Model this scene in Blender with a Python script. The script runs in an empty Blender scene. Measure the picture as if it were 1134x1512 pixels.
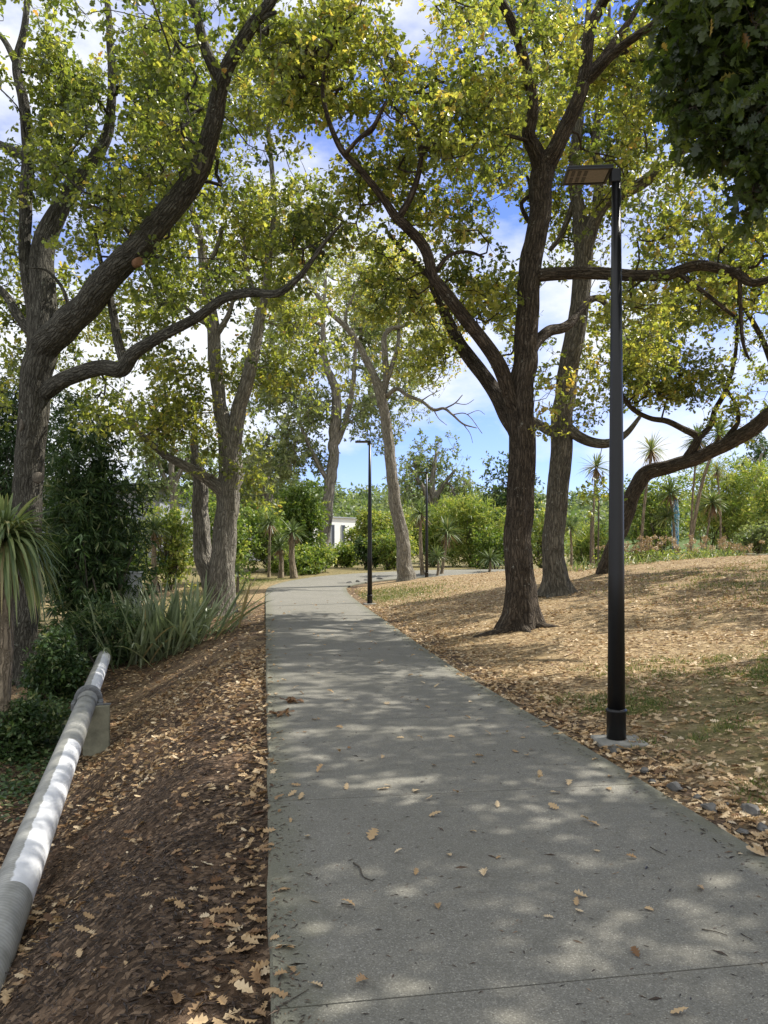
import bpy, math
import numpy as np
from mathutils import Vector

RNG = np.random.default_rng(11)
sc = bpy.context.scene
C = sc.collection
R = math.radians

# ------------------------------------------------------------------ camera
F, CX, HY, EYE = 1136.0, 567.0, 810.0, 1.6
cam = bpy.data.cameras.new('camera'); camo = bpy.data.objects.new('camera', cam); C.objects.link(camo)
camo.location = (0, 0, EYE); camo.rotation_euler = (R(90), 0, 0)
cam.sensor_fit = 'HORIZONTAL'; cam.sensor_width = 36; cam.lens = 36 * F / 1134
cam.shift_y = 54 / 1134.0
cam.clip_start = 0.05; cam.clip_end = 3000
sc.camera = camo

def P(px, py, Y):
    return np.array([(px - CX) / F * Y, Y, EYE + (HY - py) / F * Y])

# ------------------------------------------------------------------ noise
def _h(ix, iy, iz, seed):
    with np.errstate(over='ignore'):
        n = (ix.astype(np.int64) * 374761393 + iy.astype(np.int64) * 668265263 + iz.astype(np.int64) * 2147483647 + seed * 974711) & 0xffffffff
        n = ((n ^ (n >> 13)) * 1274126177) & 0xffffffff
        n = (n ^ (n >> 16)) & 0xffff
    return n / 65535.0
def noise3(x, y, z, seed=0):
    x = np.asarray(x, float); y = np.asarray(y, float); z = np.asarray(z, float)
    x, y, z = np.broadcast_arrays(x, y, z)
    ix, iy, iz = np.floor(x), np.floor(y), np.floor(z)
    fx, fy, fz = x - ix, y - iy, z - iz
    fx = fx * fx * (3 - 2 * fx); fy = fy * fy * (3 - 2 * fy); fz = fz * fz * (3 - 2 * fz)
    r = 0
    for a in (0, 1):
        for b in (0, 1):
            for c in (0, 1):
                w = (fx if a else 1 - fx) * (fy if b else 1 - fy) * (fz if c else 1 - fz)
                r = r + w * _h(ix + a, iy + b, iz + c, seed)
    return r * 2 - 1
def noise2(x, y, seed=0): return noise3(x, y, 0.5, seed)
def sstep(a, b, x):
    t = np.clip((np.asarray(x, float) - a) / (b - a), 0, 1); return t * t * (3 - 2 * t)

# ------------------------------------------------------------------ path outline and terrain height
def catmull(pts, step):
    pts = np.asarray(pts, float)
    ext = np.vstack([2 * pts[0] - pts[1], pts, 2 * pts[-1] - pts[-2]])
    out = []
    for i in range(1, len(ext) - 2):
        p0, p1, p2, p3 = ext[i - 1], ext[i], ext[i + 1], ext[i + 2]
        L = np.linalg.norm((p2 - p1)[:3]); n = max(1, int(round(L / step)))
        t = (np.arange(n) / n)[:, None]
        out.append(0.5 * ((2 * p1) + (-p0 + p2) * t + (2 * p0 - 5 * p1 + 4 * p2 - p3) * t ** 2 + (-p0 + 3 * p1 - 3 * p2 + p3) * t ** 3))
    out.append(pts[-1:]); return np.vstack(out)

LEFT = np.array([(0.95, -6), (0.64, -4), (0.33, -2), (0.02, 0), (-0.755, 5), (-1.53, 10), (-2.305, 15), (-3.08, 20), (-3.855, 25), (-4.45, 29), (-4.62, 31.5), (-4.2, 34.3), (-2.8, 37), (0, 39), (4, 40.6), (10, 42), (18, 43)], float)
RIGHT = np.array([(3.55, -5.6), (3.24, -3.6), (2.93, -1.6), (2.6, 0.4), (1.78, 5.38), (0.95, 10.37), (0.27, 15.4), (-0.4, 20.4), (-1.04, 25.45), (-1.42, 29.3), (-1.45, 31.2), (-1.05, 32.8), (-0.2, 34.4), (1.6, 36.0), (5, 37.5), (10.6, 38.8), (18.5, 39.8)], float)
LD = catmull(LEFT, 0.5); RD = catmull(RIGHT, 0.5)
def dist_poly(x, y, poly):
    p = np.stack([x, y], -1); best = np.full(x.shape, 1e9)
    for a, b in zip(poly[:-1], poly[1:]):
        ab = b - a; t = np.clip(((p - a) @ ab) / (ab @ ab), 0, 1)
        d = np.hypot(p[..., 0] - a[0] - t * ab[0], p[..., 1] - a[1] - t * ab[1]); best = np.minimum(best, d)
    return best
POLY = np.vstack([LD, RD[::-1]])
def inside(x, y):
    r = np.zeros(x.shape, bool); n = len(POLY)
    for i in range(n):
        a, b = POLY[i], POLY[(i + 1) % n]
        c = (a[1] > y) != (b[1] > y)
        if a[1] == b[1]: continue
        r ^= c & (x < (b[0] - a[0]) * (y - a[1]) / (b[1] - a[1]) + a[0])
    return r
def hp(y):
    y = np.asarray(y, float); t = np.clip(y - 26, 0, 14); return 0.0025 * t * t
def fields(x, y):
    x = np.asarray(x, float); y = np.asarray(y, float)
    shp = x.shape; x = x.ravel(); y = y.ravel()
    dl = dist_poly(x, y, LD); dr = dist_poly(x, y, RD); ins = inside(x, y)
    right = (dr < dl)
    return dl.reshape(shp), dr.reshape(shp), ins.reshape(shp), right.reshape(shp)
def gz(x, y, ff=None):
    x = np.asarray(x, float); y = np.asarray(y, float)
    dl, dr, ins, right = ff if ff is not None else fields(x, y)
    k = np.interp(y, [0, 4, 5.5, 12, 18, 28, 34], [.9, .92, 1, 1, .5, .12, .04])
    zl = -k * (0.05 + 0.16 * np.minimum(dl, .55) + .63 * np.clip(dl - .55, 0, 1.85) + 0.05 * np.clip(dl - 2.4, 0, 12)) - .03
    nz = noise2(x * 1.1 + 3, y * .8, 4) * .07 + noise2(x * 3.1, y * 2.7, 5) * .03
    zl = zl + nz * sstep(0.1, 0.8, dl) * (k + .15)
    zl = zl - .16 * np.exp(-((x + 2.45) ** 2 / .10 + (y - 9.3) ** 2 / .5)) + .1 * np.exp(-((x + 2.3) ** 2 / .2 + (y - 11.0) ** 2 / .8))
    zr = -0.045 + 0.118 * np.clip(dr - .3, 0, 15) - 0.0022 * np.clip(dr - 6, 0, 9) ** 2
    zr = zr + (noise2(x * .7, y * .7, 7) * .05 + noise2(x * 2.3, y * 2.3, 8) * .018) * sstep(.1, 1.2, dr)
    z = np.where(right, zr, zl)
    z = np.where(ins, -0.06, z)
    return z + hp(y)
def G(px, py, y0=1.5, y1=60):
    Y = np.arange(y0, y1, .05); X = (px - CX) / F * Y; Z = EYE + (HY - py) / F * Y
    g = gz(X, Y); hit = np.where(Z <= g)[0]
    i = hit[0] if len(hit) else len(Y) - 1
    return np.array([X[i], Y[i], g[i]])
def gz1(x, y): return float(gz(np.array([x]), np.array([y]))[0])

# ------------------------------------------------------------------ mesh helpers
def make_obj(name, V, loops, totals, mat, parent=None, attrs=None, smooth=False, midx=None):
    me = bpy.data.meshes.new(name)
    V = np.ascontiguousarray(V, np.float32); loops = np.ascontiguousarray(loops, np.int32); totals = np.ascontiguousarray(totals, np.int32)
    me.vertices.add(len(V)); me.vertices.foreach_set('co', V.ravel())
    me.loops.add(len(loops)); me.loops.foreach_set('vertex_index', loops)
    me.polygons.add(len(totals)); st = np.concatenate([[0], np.cumsum(totals)[:-1]]).astype(np.int32)
    me.polygons.foreach_set('loop_start', st); me.polygons.foreach_set('loop_total', totals)
    for m in (mat if isinstance(mat, (list, tuple)) else [mat]): me.materials.append(m)
    if midx is not None: me.polygons.foreach_set('material_index', np.ascontiguousarray(midx, np.int32))
    me.update(calc_edges=True)
    for k, a in (attrs or {}).items():
        a = np.asarray(a, np.float32)
        if a.ndim == 1:
            at = me.attributes.new(k, 'FLOAT', 'POINT'); at.data.foreach_set('value', a)
        else:
            at = me.attributes.new(k, 'FLOAT_VECTOR', 'POINT'); at.data.foreach_set('vector', np.ascontiguousarray(a).ravel())
    me.polygons.foreach_set('use_smooth', np.full(len(totals), bool(smooth)))
    o = bpy.data.objects.new(name, me); C.objects.link(o)
    if parent is not None: o.parent = parent
    return o

def tag(o, label=None, cat=None, group=None, kind=None):
    if label: o['label'] = label
    if cat: o['category'] = cat
    if group: o['group'] = group
    if kind: o['kind'] = kind
    return o
def empty(name, loc, label, cat, group=None):
    o = bpy.data.objects.new(name, None); C.objects.link(o); o.location = tuple(float(v) for v in loc)
    o.empty_display_size = .2
    return tag(o, label, cat, group)

class MB:
    """collects tubes, boxes and sheets, in world space"""
    def __init__(s): s.V = []; s.L = []; s.T = []; s.A = []; s.M = []; s.n = 0
    def add(s, V, faces, A=None, m=0):
        V = np.asarray(V, float); s.V.append(V); s.A.append(np.zeros((len(V), 3)) if A is None else A)
        for f in faces: s.L.extend([i + s.n for i in f]); s.T.append(len(f)); s.M.append(m)
        s.n += len(V)
    def addq(s, V, Q, A=None, m=0):
        V = np.asarray(V, float); s.V.append(V); s.A.append(np.zeros((len(V), 3)) if A is None else A)
        Q = np.asarray(Q); s.L.extend((Q + s.n).ravel().tolist()); s.T.extend([Q.shape[1]] * len(Q)); s.M.extend([m] * len(Q)); s.n += len(V)
    def tube(s, pts, rad, seg=6, jit=0., flare=0., cap=True, lobes=5, v0=0., m=0, seed=0, flareh=.3):
        pts = np.asarray(pts, float); rad = np.asarray(rad, float); n = len(pts)
        tg = np.gradient(pts, axis=0); tg /= np.linalg.norm(tg, axis=1)[:, None] + 1e-9
        ref = np.array([1., 0, 0]) if abs(tg[0][0]) < .8 else np.array([0, 1., 0])
        u = np.zeros_like(pts); uu = ref
        for i in range(n):
            uu = uu - tg[i] * (uu @ tg[i]); uu = uu / (np.linalg.norm(uu) + 1e-9); u[i] = uu
        w = np.cross(tg, u)
        a = np.arange(seg) / seg * 2 * np.pi
        ln = np.concatenate([[0], np.cumsum(np.linalg.norm(np.diff(pts, axis=0), axis=1))]) + v0
        rr = np.repeat(rad[:, None], seg, 1)
        ca, sa = np.cos(a), np.sin(a)
        bx = rr * ca; by = rr * sa; bz = np.repeat(ln[:, None], seg, 1)
        if jit:
            f = 2.6
            rr = rr * (1 + jit * noise3(ca[None] * f + seed, sa[None] * f, bz * 1.3, 3 + seed) + jit * .7 * noise3(ca[None] * 6 + seed, sa[None] * 6, bz * 2.2, 9 + seed) + jit * .55 * noise3(ca[None] * 13 + seed, sa[None] * 13, bz * 2.6, 15 + seed))
        if flare:
            rr = rr * (1 + flare * np.exp(-(bz - v0) / flareh) * (.45 + .75 * np.clip(np.cos(lobes * a + seed)[None] + .35 * np.cos(2 * a + seed * 2)[None], -.3, 1.3)))
        V = pts[:, None] + rr[..., None] * (ca[None, :, None] * u[:, None] + sa[None, :, None] * w[:, None])
        A = np.stack([bx, by, bz], -1)
        i = np.arange(n - 1)[:, None] * seg; j = np.arange(seg)[None]; j2 = (j + 1) % seg
        Q = np.stack([i + j, i + j2, i + seg + j2, i + seg + j], -1).reshape(-1, 4)
        s.addq(V.reshape(-1, 3), Q, A.reshape(-1, 3), m)
        if cap:
            b = s.n - n * seg
            s.L.extend([b + (n - 1) * seg + k for k in range(seg)]); s.T.append(seg); s.M.append(m)
            s.L.extend([b + k for k in range(seg)][::-1]); s.T.append(seg); s.M.append(m)
    def box(s, c, size, rot=0., m=0, bev=0., tilt=None):
        c = np.asarray(c, float); hx, hy, hz = np.asarray(size, float) / 2
        b = min(bev, hx * .9, hy * .9, hz * .9)
        if b <= 0:
            V = np.array([(x, y, z) for z in (-hz, hz) for y in (-hy, hy) for x in (-hx, hx)])
            Fc = [(0, 2, 3, 1), (4, 5, 7, 6), (0, 1, 5, 4), (2, 6, 7, 3), (0, 4, 6, 2), (1, 3, 7, 5)]
        else:
            ring = lambda z, o: [(-hx + o, -hy, z), (hx - o, -hy, z), (hx, -hy + o, z), (hx, hy - o, z), (hx - o, hy, z), (-hx + o, hy, z), (-hx, hy - o, z), (-hx, -hy + o, z)]
            inn = lambda z: [(-hx + b, -hy + b * .5, z), (hx - b, -hy + b * .5, z), (hx - b * .5, -hy + b, z), (hx - b * .5, hy - b, z), (hx - b, hy - b * .5, z), (-hx + b, hy - b * .5, z), (-hx + b * .5, hy - b, z), (-hx + b * .5, -hy + b, z)]
            V = np.array(inn(-hz) + ring(-hz + b * .6, b) + ring(hz - b * .6, b) + inn(hz))
            Fc = [tuple(range(7, -1, -1)), tuple(range(24, 32))]
            for r in range(3):
                for k in range(8): Fc.append((r * 8 + k, r * 8 + (k + 1) % 8, r * 8 + 8 + (k + 1) % 8, r * 8 + 8 + k))
        if tilt is not None: V = V @ np.asarray(tilt).T
        cr, sr = math.cos(rot), math.sin(rot)
        V = np.stack([V[:, 0] * cr - V[:, 1] * sr, V[:, 0] * sr + V[:, 1] * cr, V[:, 2]], 1)
        s.add(V + c, Fc, V, m)
    def build(s, name, mat, parent=None, smooth=True):
        V = np.vstack(s.V); A = np.vstack(s.A)
        if parent is not None: V = V - np.array(parent['_loc']) if '_loc' in parent else V - np.array(root_loc(parent))
        return make_obj(name, V, s.L, s.T, mat, parent, {'bark': A}, smooth, s.M)
def root_loc(o):
    l = np.zeros(3)
    while o is not None: l = l + np.array(o.location); o = o.parent
    return l

# leaf templates: (x along, y across), faces
OAK_V = np.array([(0, 0), (.45, 0), (.72, 0), (1, 0), (.26, .13), (.42, .27), (.55, .15), (.72, .33), (.88, .19), (.26, -.13), (.42, -.27), (.55, -.15), (.72, -.33), (.88, -.19)])
OAK_F4 = [(0, 1, 5, 4), (1, 2, 7, 6), (2, 3, 8, 7), (1, 0, 9, 10), (2, 1, 11, 12), (3, 2, 12, 13)]
OAK_F3 = [(1, 6, 5), (11, 1, 10)]
LIT_V = np.array([(-.18, 0), (0, .0), (.3, 0), (.55, 0), (.78, 0), (1, 0),
                  (.12, .08), (.22, .21), (.31, .10), (.44, .29), (.53, .13), (.68, .33), (.75, .15), (.88, .2),
                  (.12, -.08), (.22, -.21), (.31, -.10), (.44, -.29), (.53, -.13), (.68, -.33), (.75, -.15), (.88, -.2), (-.18, .012)])
LIT_F4 = [(1, 2, 7, 6), (2, 3, 9, 8), (3, 4, 11, 10), (4, 5, 13, 12), (2, 1, 14, 15), (3, 2, 16, 17), (4, 3, 18, 19), (5, 4, 20, 21)]
LIT_F3 = [(2, 8, 7), (3, 10, 9), (4, 12, 11), (16, 2, 15), (18, 3, 17), (20, 4, 19), (0, 1, 22)]
SIM_V = np.array([(0, 0), (.5, .26), (1, 0), (.5, -.26), (.5, 0)])
SIM_F4 = []; SIM_F3 = [(0, 4, 1), (4, 2, 1), (0, 3, 4), (4, 3, 2)]
LAN_V = np.array([(0, 0), (.4, .09), (1, 0), (.4, -.09)])
LAN_F4 = []; LAN_F3 = [(0, 2, 1), (0, 3, 2)]
TEMPL = {'oak': (OAK_V, OAK_F4, OAK_F3), 'litter': (LIT_V, LIT_F4, LIT_F3), 'simple': (SIM_V, SIM_F4, SIM_F3), 'lance': (LAN_V, LAN_F4, LAN_F3)}
def unit(v): return v / (np.linalg.norm(v, axis=-1, keepdims=True) + 1e-9)
def leaf_arrays(kind, pos, d, nrm, size, curl, fold, rng):
    T, F4, F3 = TEMPL[kind]; N = len(pos)
    d = unit(d); nrm = unit(nrm - d * (nrm * d).sum(1, keepdims=True)); sd = np.cross(nrm, d)
    x = T[:, 0][None]; y = T[:, 1][None] * rng.uniform(.85, 1.15, N)[:, None]
    z = -curl[:, None] * x * x + fold[:, None] * np.abs(y) + rng.normal(0, .02, (N, len(T)))
    V = pos[:, None] + size[:, None, None] * (x[..., None] * d[:, None] + y[..., None] * sd[:, None] + z[..., None] * nrm[:, None])
    off = (np.arange(N) * len(T))[:, None, None]
    L4 = (np.array(F4)[None] + off).reshape(-1) if F4 else np.zeros(0, int)
    L3 = (np.array(F3)[None] + off).reshape(-1)
    tot = np.concatenate([np.full(N * len(F4), 4), np.full(N * len(F3), 3)])
    return V.reshape(-1, 3), np.concatenate([L4, L3]), tot, len(T)
def leaf_obj(name, kind, pos, d, nrm, size, curl, fold, hue, mat, parent, rng):
    V, L, T, nt = leaf_arrays(kind, pos, d, nrm, size, curl, fold, rng)
    if parent is not None: V = V - root_loc(parent)
    return make_obj(name, V, L, T, mat, parent, {'hue': np.repeat(hue, nt)}, False)

# ------------------------------------------------------------------ materials
def newmat(name):
    m = bpy.data.materials.new(name); m.use_nodes = True; nt = m.node_tree; nt.nodes.clear(); return m, nt
class N:
    def __init__(s, nt): s.nt = nt
    def __call__(s, t, **kw):
        n = s.nt.nodes.new('ShaderNode' + t)
        for k, v in kw.items():
            if k.startswith('i_'):
                key = k[2:]; key = int(key) if key.isdigit() else key.replace('_', ' ')
                if isinstance(v, bpy.types.NodeSocket): s.nt.links.new(v, n.inputs[key])
                else: n.inputs[key].default_value = v
            else: setattr(n, k, v)
        return n
    def ramp(s, fac, stops, interp='LINEAR'):
        n = s('ValToRGB'); s.nt.links.new(fac, n.inputs[0]); cr = n.color_ramp; cr.interpolation = interp
        while len(cr.elements) > 1: cr.elements.remove(cr.elements[-1])
        cr.elements[0].position = stops[0][0]; cr.elements[0].color = (*stops[0][1], 1)
        for p, c in stops[1:]:
            e = cr.elements.new(p); e.color = (*c, 1)
        return n.outputs[0]
    def mix(s, f, a, b, mode='MIX'):
        n = s('Mix'); n.data_type = 'RGBA'; n.blend_type = mode
        for sock, v in ((n.inputs[0], f), (n.inputs[6], a), (n.inputs[7], b)):
            if isinstance(v, bpy.types.NodeSocket): s.nt.links.new(v, sock)
            else: sock.default_value = v if not isinstance(v, tuple) else (*v, 1)[:4]
        return n.outputs[2]
    def math(s, op, a, b=0.):
        n = s('Math', operation=op)
        for k, v in ((0, a), (1, b)):
            if isinstance(v, bpy.types.NodeSocket): s.nt.links.new(v, n.inputs[k])
            else: n.inputs[k].default_value = v
        return n.outputs[0]
    def map(s, v, a, b, c=0., d=1.):
        n = s('MapRange'); s.nt.links.new(v, n.inputs[0])
        for k, x in zip((1, 2, 3, 4), (a, b, c, d)): n.inputs[k].default_value = x
        return n.outputs[0]
    def out(s, sh): o = s('OutputMaterial'); s.nt.links.new(sh, o.inputs[0])
    def attr(s, name, o=2): return s('Attribute', attribute_name=name).outputs[o]
    def noise(s, vec, scale, detail=4, rough=.55, out=0):
        n = s('TexNoise'); n.inputs['Scale'].default_value = scale; n.inputs['Detail'].default_value = detail; n.inputs['Roughness'].default_value = rough
        if vec is not None: s.nt.links.new(vec, n.inputs['Vector'])
        return n.outputs[out]
    def scale(s, vec, v):
        n = s('Mapping'); s.nt.links.new(vec, n.inputs[0]); n.inputs['Scale'].default_value = v; return n.outputs[0]
    def bump(s, h, strength, dist):
        n = s('Bump'); n.inputs['Strength'].default_value = strength; n.inputs['Distance'].default_value = dist; s.nt.links.new(h, n.inputs['Height']); return n.outputs[0]
    def pbsdf(s, col, rough=.8, normal=None, spec=.3, metal=0.):
        n = s('BsdfPrincipled')
        for key, v in (('Base Color', col), ('Roughness', rough), ('Specular IOR Level', spec), ('Metallic', metal)):
            if isinstance(v, bpy.types.NodeSocket): s.nt.links.new(v, n.inputs[key])
            else: n.inputs[key].default_value = (*v, 1) if isinstance(v, tuple) else v
        if normal is not None: s.nt.links.new(normal, n.inputs['Normal'])
        return n.outputs[0]

def leaf_mat(name, stops, trans=.42, tint=(1.55, 1.5, .8), spec=.35, rough=.45):
    m, nt = newmat(name); g = N(nt)
    col = g.ramp(g.attr('hue'), stops)
    tc = g.mix(1., col, tint, 'MULTIPLY')
    d = g.pbsdf(col, rough, None, spec)
    t = g('BsdfTranslucent'); nt.links.new(tc, t.inputs[0])
    mx = g('MixShader'); mx.inputs[0].default_value = trans; nt.links.new(d, mx.inputs[1]); nt.links.new(t.outputs[0], mx.inputs[2])
    g.out(mx.outputs[0]); return m
OAKC = [(0, (.03, .05, .016)), (.3, (.085, .115, .03)), (.52, (.175, .20, .05)), (.7, (.30, .30, .085)), (.86, (.36, .28, .085)), (1, (.25, .13, .06))]
M_OAK = leaf_mat('oak_leaves', OAKC, .50, (2.35, 2.25, 1.05), .6, .34)
M_PALE = leaf_mat('pale_leaves', [(0, (.07, .11, .045)), (.5, (.17, .21, .095)), (1, (.30, .32, .17))], .42, (1.6, 1.6, .9))
M_SHRUB = leaf_mat('shrub_leaves', [(0, (.035, .07, .016)), (.4, (.11, .18, .035)), (.75, (.27, .33, .085)), (1, (.42, .41, .15))], .4, (1.7, 1.6, .8))
M_DARKS = leaf_mat('dark_shrub_leaves', [(0, (.016, .036, .014)), (.5, (.04, .078, .026)), (.85, (.085, .135, .04)), (1, (.24, .26, .13))], .3)
M_STRAP = leaf_mat('strap_leaves', [(0, (.035, .065, .025)), (.5, (.11, .155, .06)), (.85, (.24, .28, .11)), (1, (.36, .31, .15))], .25, (1.3, 1.4, .8), .45, .38)
M_FLAX = leaf_mat('flax_leaves', [(0, (.06, .09, .045)), (.5, (.18, .22, .125)), (.85, (.32, .36, .22)), (1, (.36, .28, .15))], .25, (1.3, 1.4, .8), .5, .36)
M_GRASS = leaf_mat('grass_blades', [(0, (.05, .085, .02)), (.5, (.13, .17, .045)), (1, (.34, .30, .14))], .3)
M_DRY = leaf_mat('dry_leaves', [(0, (.07, .035, .018)), (.3, (.19, .105, .05)), (.6, (.40, .27, .14)), (.85, (.53, .40, .24)), (1, (.62, .51, .35))], .15, (1.2, 1.1, .8), .3, .6)
M_FLOWER = leaf_mat('dry_flowers', [(0, (.2, .13, .08)), (.5, (.36, .26, .17)), (1, (.5, .4, .29))], .2)

def bark_mat(name, c0, c1, lichen=.0, lcol=(.45, .45, .4), fs=26., bstr=.9):
    m, nt = newmat(name); g = N(nt)
    v = g.attr('bark', 1)
    vw = g('VectorMath', operation='ADD'); nt.links.new(v, vw.inputs[0]); wv = g('VectorMath', operation='SCALE'); nt.links.new(g.noise(v, 9, 3, .6, 1), wv.inputs[0]); wv.inputs['Scale'].default_value = .07; nt.links.new(wv.outputs[0], vw.inputs[1]); v0 = v; v = vw.outputs[0]
    vs = g.scale(v, (1, 1, .16))
    n1 = g.noise(vs, fs, 5, .62); n2 = g.noise(v, 3.2, 3)
    vo = g('TexVoronoi', feature='DISTANCE_TO_EDGE'); nt.links.new(g.scale(v, (1, 1, .15)), vo.inputs['Vector']); vo.inputs['Scale'].default_value = fs * .9
    crack = g.map(vo.outputs['Distance'], 0, .22)
    h = g.math('ADD', g.math('MULTIPLY', crack, .6), g.math('MULTIPLY', n1, .8))
    col = g.mix(g.map(n1, .32, .7), c0, c1)
    col = g.mix(g.map(n2, .35, .75, 0, .55), col, tuple(x * 1.45 for x in c1))
    col = g.mix(g.map(crack, 0, .8, .6, 0), col, tuple(x * .35 for x in c0))
    if lichen:
        ln = g.noise(v, 7, 6, .8); col = g.mix(g.map(ln, .63 - lichen, .70 - lichen), col, lcol)
    g.out(g.pbsdf(col, .9, g.bump(h, bstr, .05), .15)); return m
M_BARKD = bark_mat('bark_dark_oak', (.024, .019, .015), (.115, .092, .068), .012, (.34, .33, .28))
M_BARKA = bark_mat('bark_grey_oak', (.042, .039, .031), (.125, .117, .095), .015, (.30, .32, .26))
M_BARKG = bark_mat('bark_pale_oak', (.15, .135, .11), (.31, .285, .235), .03, (.42, .41, .35), 20)
M_BARKM = bark_mat('bark_mid_grey', (.06, .054, .043), (.19, .17, .135), .02, (.36, .36, .31), 22)
M_BARKF = bark_mat('bark_far', (.13, .12, .10), (.30, .27, .23), 0, fs=9)
M_TWIG = bark_mat('twig_bark', (.07, .06, .048), (.17, .15, .12), .0, fs=40, bstr=.4)
M_CABT = bark_mat('cabbage_trunk', (.15, .12, .085), (.34, .28, .2), 0, fs=16)
M_DEAD = leaf_mat('dead_skirt', [(0, (.10, .06, .035)), (1, (.34, .23, .14))], .1)

def plain(name, col, rough=.6, spec=.4, metal=0., var=.12, ns=6., bump=0., bs=40.):
    m, nt = newmat(name); g = N(nt)
    co = g('TexCoord').outputs['Object']
    n = g.noise(co, ns, 5, .6)
    c = g.mix(g.map(n, .3, .7), tuple(x * (1 - var) for x in col), tuple(min(1, x * (1 + var)) for x in col))
    nrm = g.bump(g.noise(co, bs, 4), bump, .01) if bump else None
    g.out(g.pbsdf(c, rough, nrm, spec, metal)); return m
M_POLE = plain('black_powdercoat', (.007, .007, .008), .38, .4, 0, .2, 9)
M_LEDG = plain('led_lens', (.19, .16, .13), .3, .5, 0, .25, 60)
M_LEDF = plain('led_frame', (.06, .05, .045), .5)
M_CONC = plain('footing_concrete', (.24, .235, .21), .9, .2, 0, .25, 7, .5, 60)
M_BLOCK = plain('mossy_concrete', (.27, .26, .19), .9, .2, 0, .35, 5, .5, 50)
M_IRON = plain('flange_iron', (.18, .185, .19), .6, .4, .2, .3, 14, .3, 60)
M_CUT = plain('cut_wood', (.22, .115, .06), .8, .2, 0, .3, 20)
M_HEAL = plain('healed_wood', (.115, .10, .08), .9, .2, 0, .4, 25, .6, 40)
M_ROCK = plain('grey_stone', (.115, .112, .105), .9, .2, 0, .45, 9, .8, 30)
M_WALLW = plain('white_render', (.78, .78, .76), .8, .2, 0, .04, 2)
M_WIN = plain('dark_glass', (.03, .035, .04), .15, .6)
M_METAL = plain('grey_cladding', (.33, .35, .38), .5, .4, .1, .1, 1)
M_ROOF = plain('dark_roof', (.07, .075, .08), .6)
M_CAB = plain('white_cabinet', (.62, .64, .66), .5, .4, 0, .12, 5)
M_STAKE = plain('weathered_timber', (.12, .1, .08), .8, .2, 0, .3, 20)

# path concrete
m, nt = newmat('path_concrete'); g = N(nt); M_PATH = m
co = g('TexCoord').outputs['Object']
vo = g('TexVoronoi'); nt.links.new(co, vo.inputs['Vector']); vo.inputs['Scale'].default_value = 190
sp = g('SeparateColor'); nt.links.new(vo.outputs['Color'], sp.inputs[0])
spk = g.ramp(sp.outputs[0], [(0, (.12, .113, .095)), (.35, (.168, .159, .135)), (.75, (.205, .195, .165)), (.93, (.275, .262, .222)), (1, (.38, .36, .31))])
fine = g.noise(co, 320, 2, .6)
c = g.mix(g.map(fine, .3, .7, 0, .45), spk, (.165, .16, .138))
big = g.noise(co, .7, 5, .6); c = g.mix(g.map(big, .35, .7, 0, .35), c, (.13, .127, .10))
st = g.noise(co, 5.5, 5, .7); c = g.mix(g.map(st, .52, .74, 0, .5), c, (.115, .11, .09))
c = g.mix(g.map(g.noise(co, 2.2, 6, .7), .6, .75, 0, .22), c, (.29, .28, .245))
e = g.attr('edge'); en = g.math('ADD', e, g.math('MULTIPLY', g.noise(co, 9, 4, .7), -.30))
c = g.mix(g.map(en, -.1, .10, .55, 0), c, (.13, .13, .085))
c = g.mix(g.map(g.attr('groove'), 0, 1, 0, .6), c, (.07, .07, .06))
hgt = g.math('ADD', g.math('MULTIPLY', fine, .4), sp.outputs[1])
g.out(g.pbsdf(c, .88, g.bump(hgt, .5, .004), .25))

# ground
m, nt = newmat('ground_soil'); g = N(nt); M_GROUND = m
co = g('TexCoord').outputs['Object']
def vor(scale, warp=0):
    v = co
    vo = g('TexVoronoi'); nt.links.new(v, vo.inputs['Vector']); vo.inputs['Scale'].default_value = scale
    s = g('SeparateColor'); nt.links.new(vo.outputs['Color'], s.inputs[0]); return s, vo.outputs['Distance']
s1, d1 = vor(14); s2, d2 = vor(31)
leafc = g.ramp(s1.outputs[0], [(0, (.07, .045, .025)), (.3, (.15, .10, .052)), (.6, (.27, .19, .10)), (.85, (.40, .30, .17)), (1, (.52, .41, .26))])
leafc = g.mix(g.map(s2.outputs[0], .45, .6), leafc, g.ramp(s2.outputs[1], [(0, (.08, .055, .03)), (.6, (.27, .19, .10)), (1, (.44, .33, .19))]))
leafc = g.mix(g.map(g.noise(co, .8, 5, .65), .4, .65, 0, .6), leafc, (.27, .20, .108))
mulc = g.ramp(s2.outputs[2], [(0, (.026, .018, .012)), (.5, (.078, .053, .035)), (.85, (.16, .11, .072)), (1, (.29, .205, .135))])
mulc = g.mix(g.map(g.noise(co, 75, 4, .7), .4, .7, 0, .5), mulc, (.04, .026, .017))
mulc = g.mix(g.map(g.noise(co, 1.3, 4, .6), .5, .7, 0, .5), mulc, (.14, .085, .05))
grc = g.mix(g.map(g.noise(co, 38, 3, .7), .35, .65), (.05, .075, .02), (.17, .165, .06))
mm = g.attr('mulch'); mm = g.math('ADD', mm, g.math('MULTIPLY', g.math('SUBTRACT', g.noise(co, 3.0, 5, .7), .5), .9))
gg = g.attr('grass'); gg = g.math('ADD', gg, g.math('MULTIPLY', g.math('SUBTRACT', g.noise(co, 2.4, 6, .75), .5), 1.5))
c = g.mix(g.map(mm, .35, .6), leafc, mulc)
c = g.mix(g.map(gg, .5, .85, 0, .5), c, grc)
hh = g.math('ADD', g.math('ADD', g.math('MULTIPLY', s1.outputs[1], .5), g.math('MULTIPLY', s2.outputs[1], .5)), g.noise(co, 60, 4, .7))
g.out(g.pbsdf(c, .92, g.bump(hh, .8, .02), .15))

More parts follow.
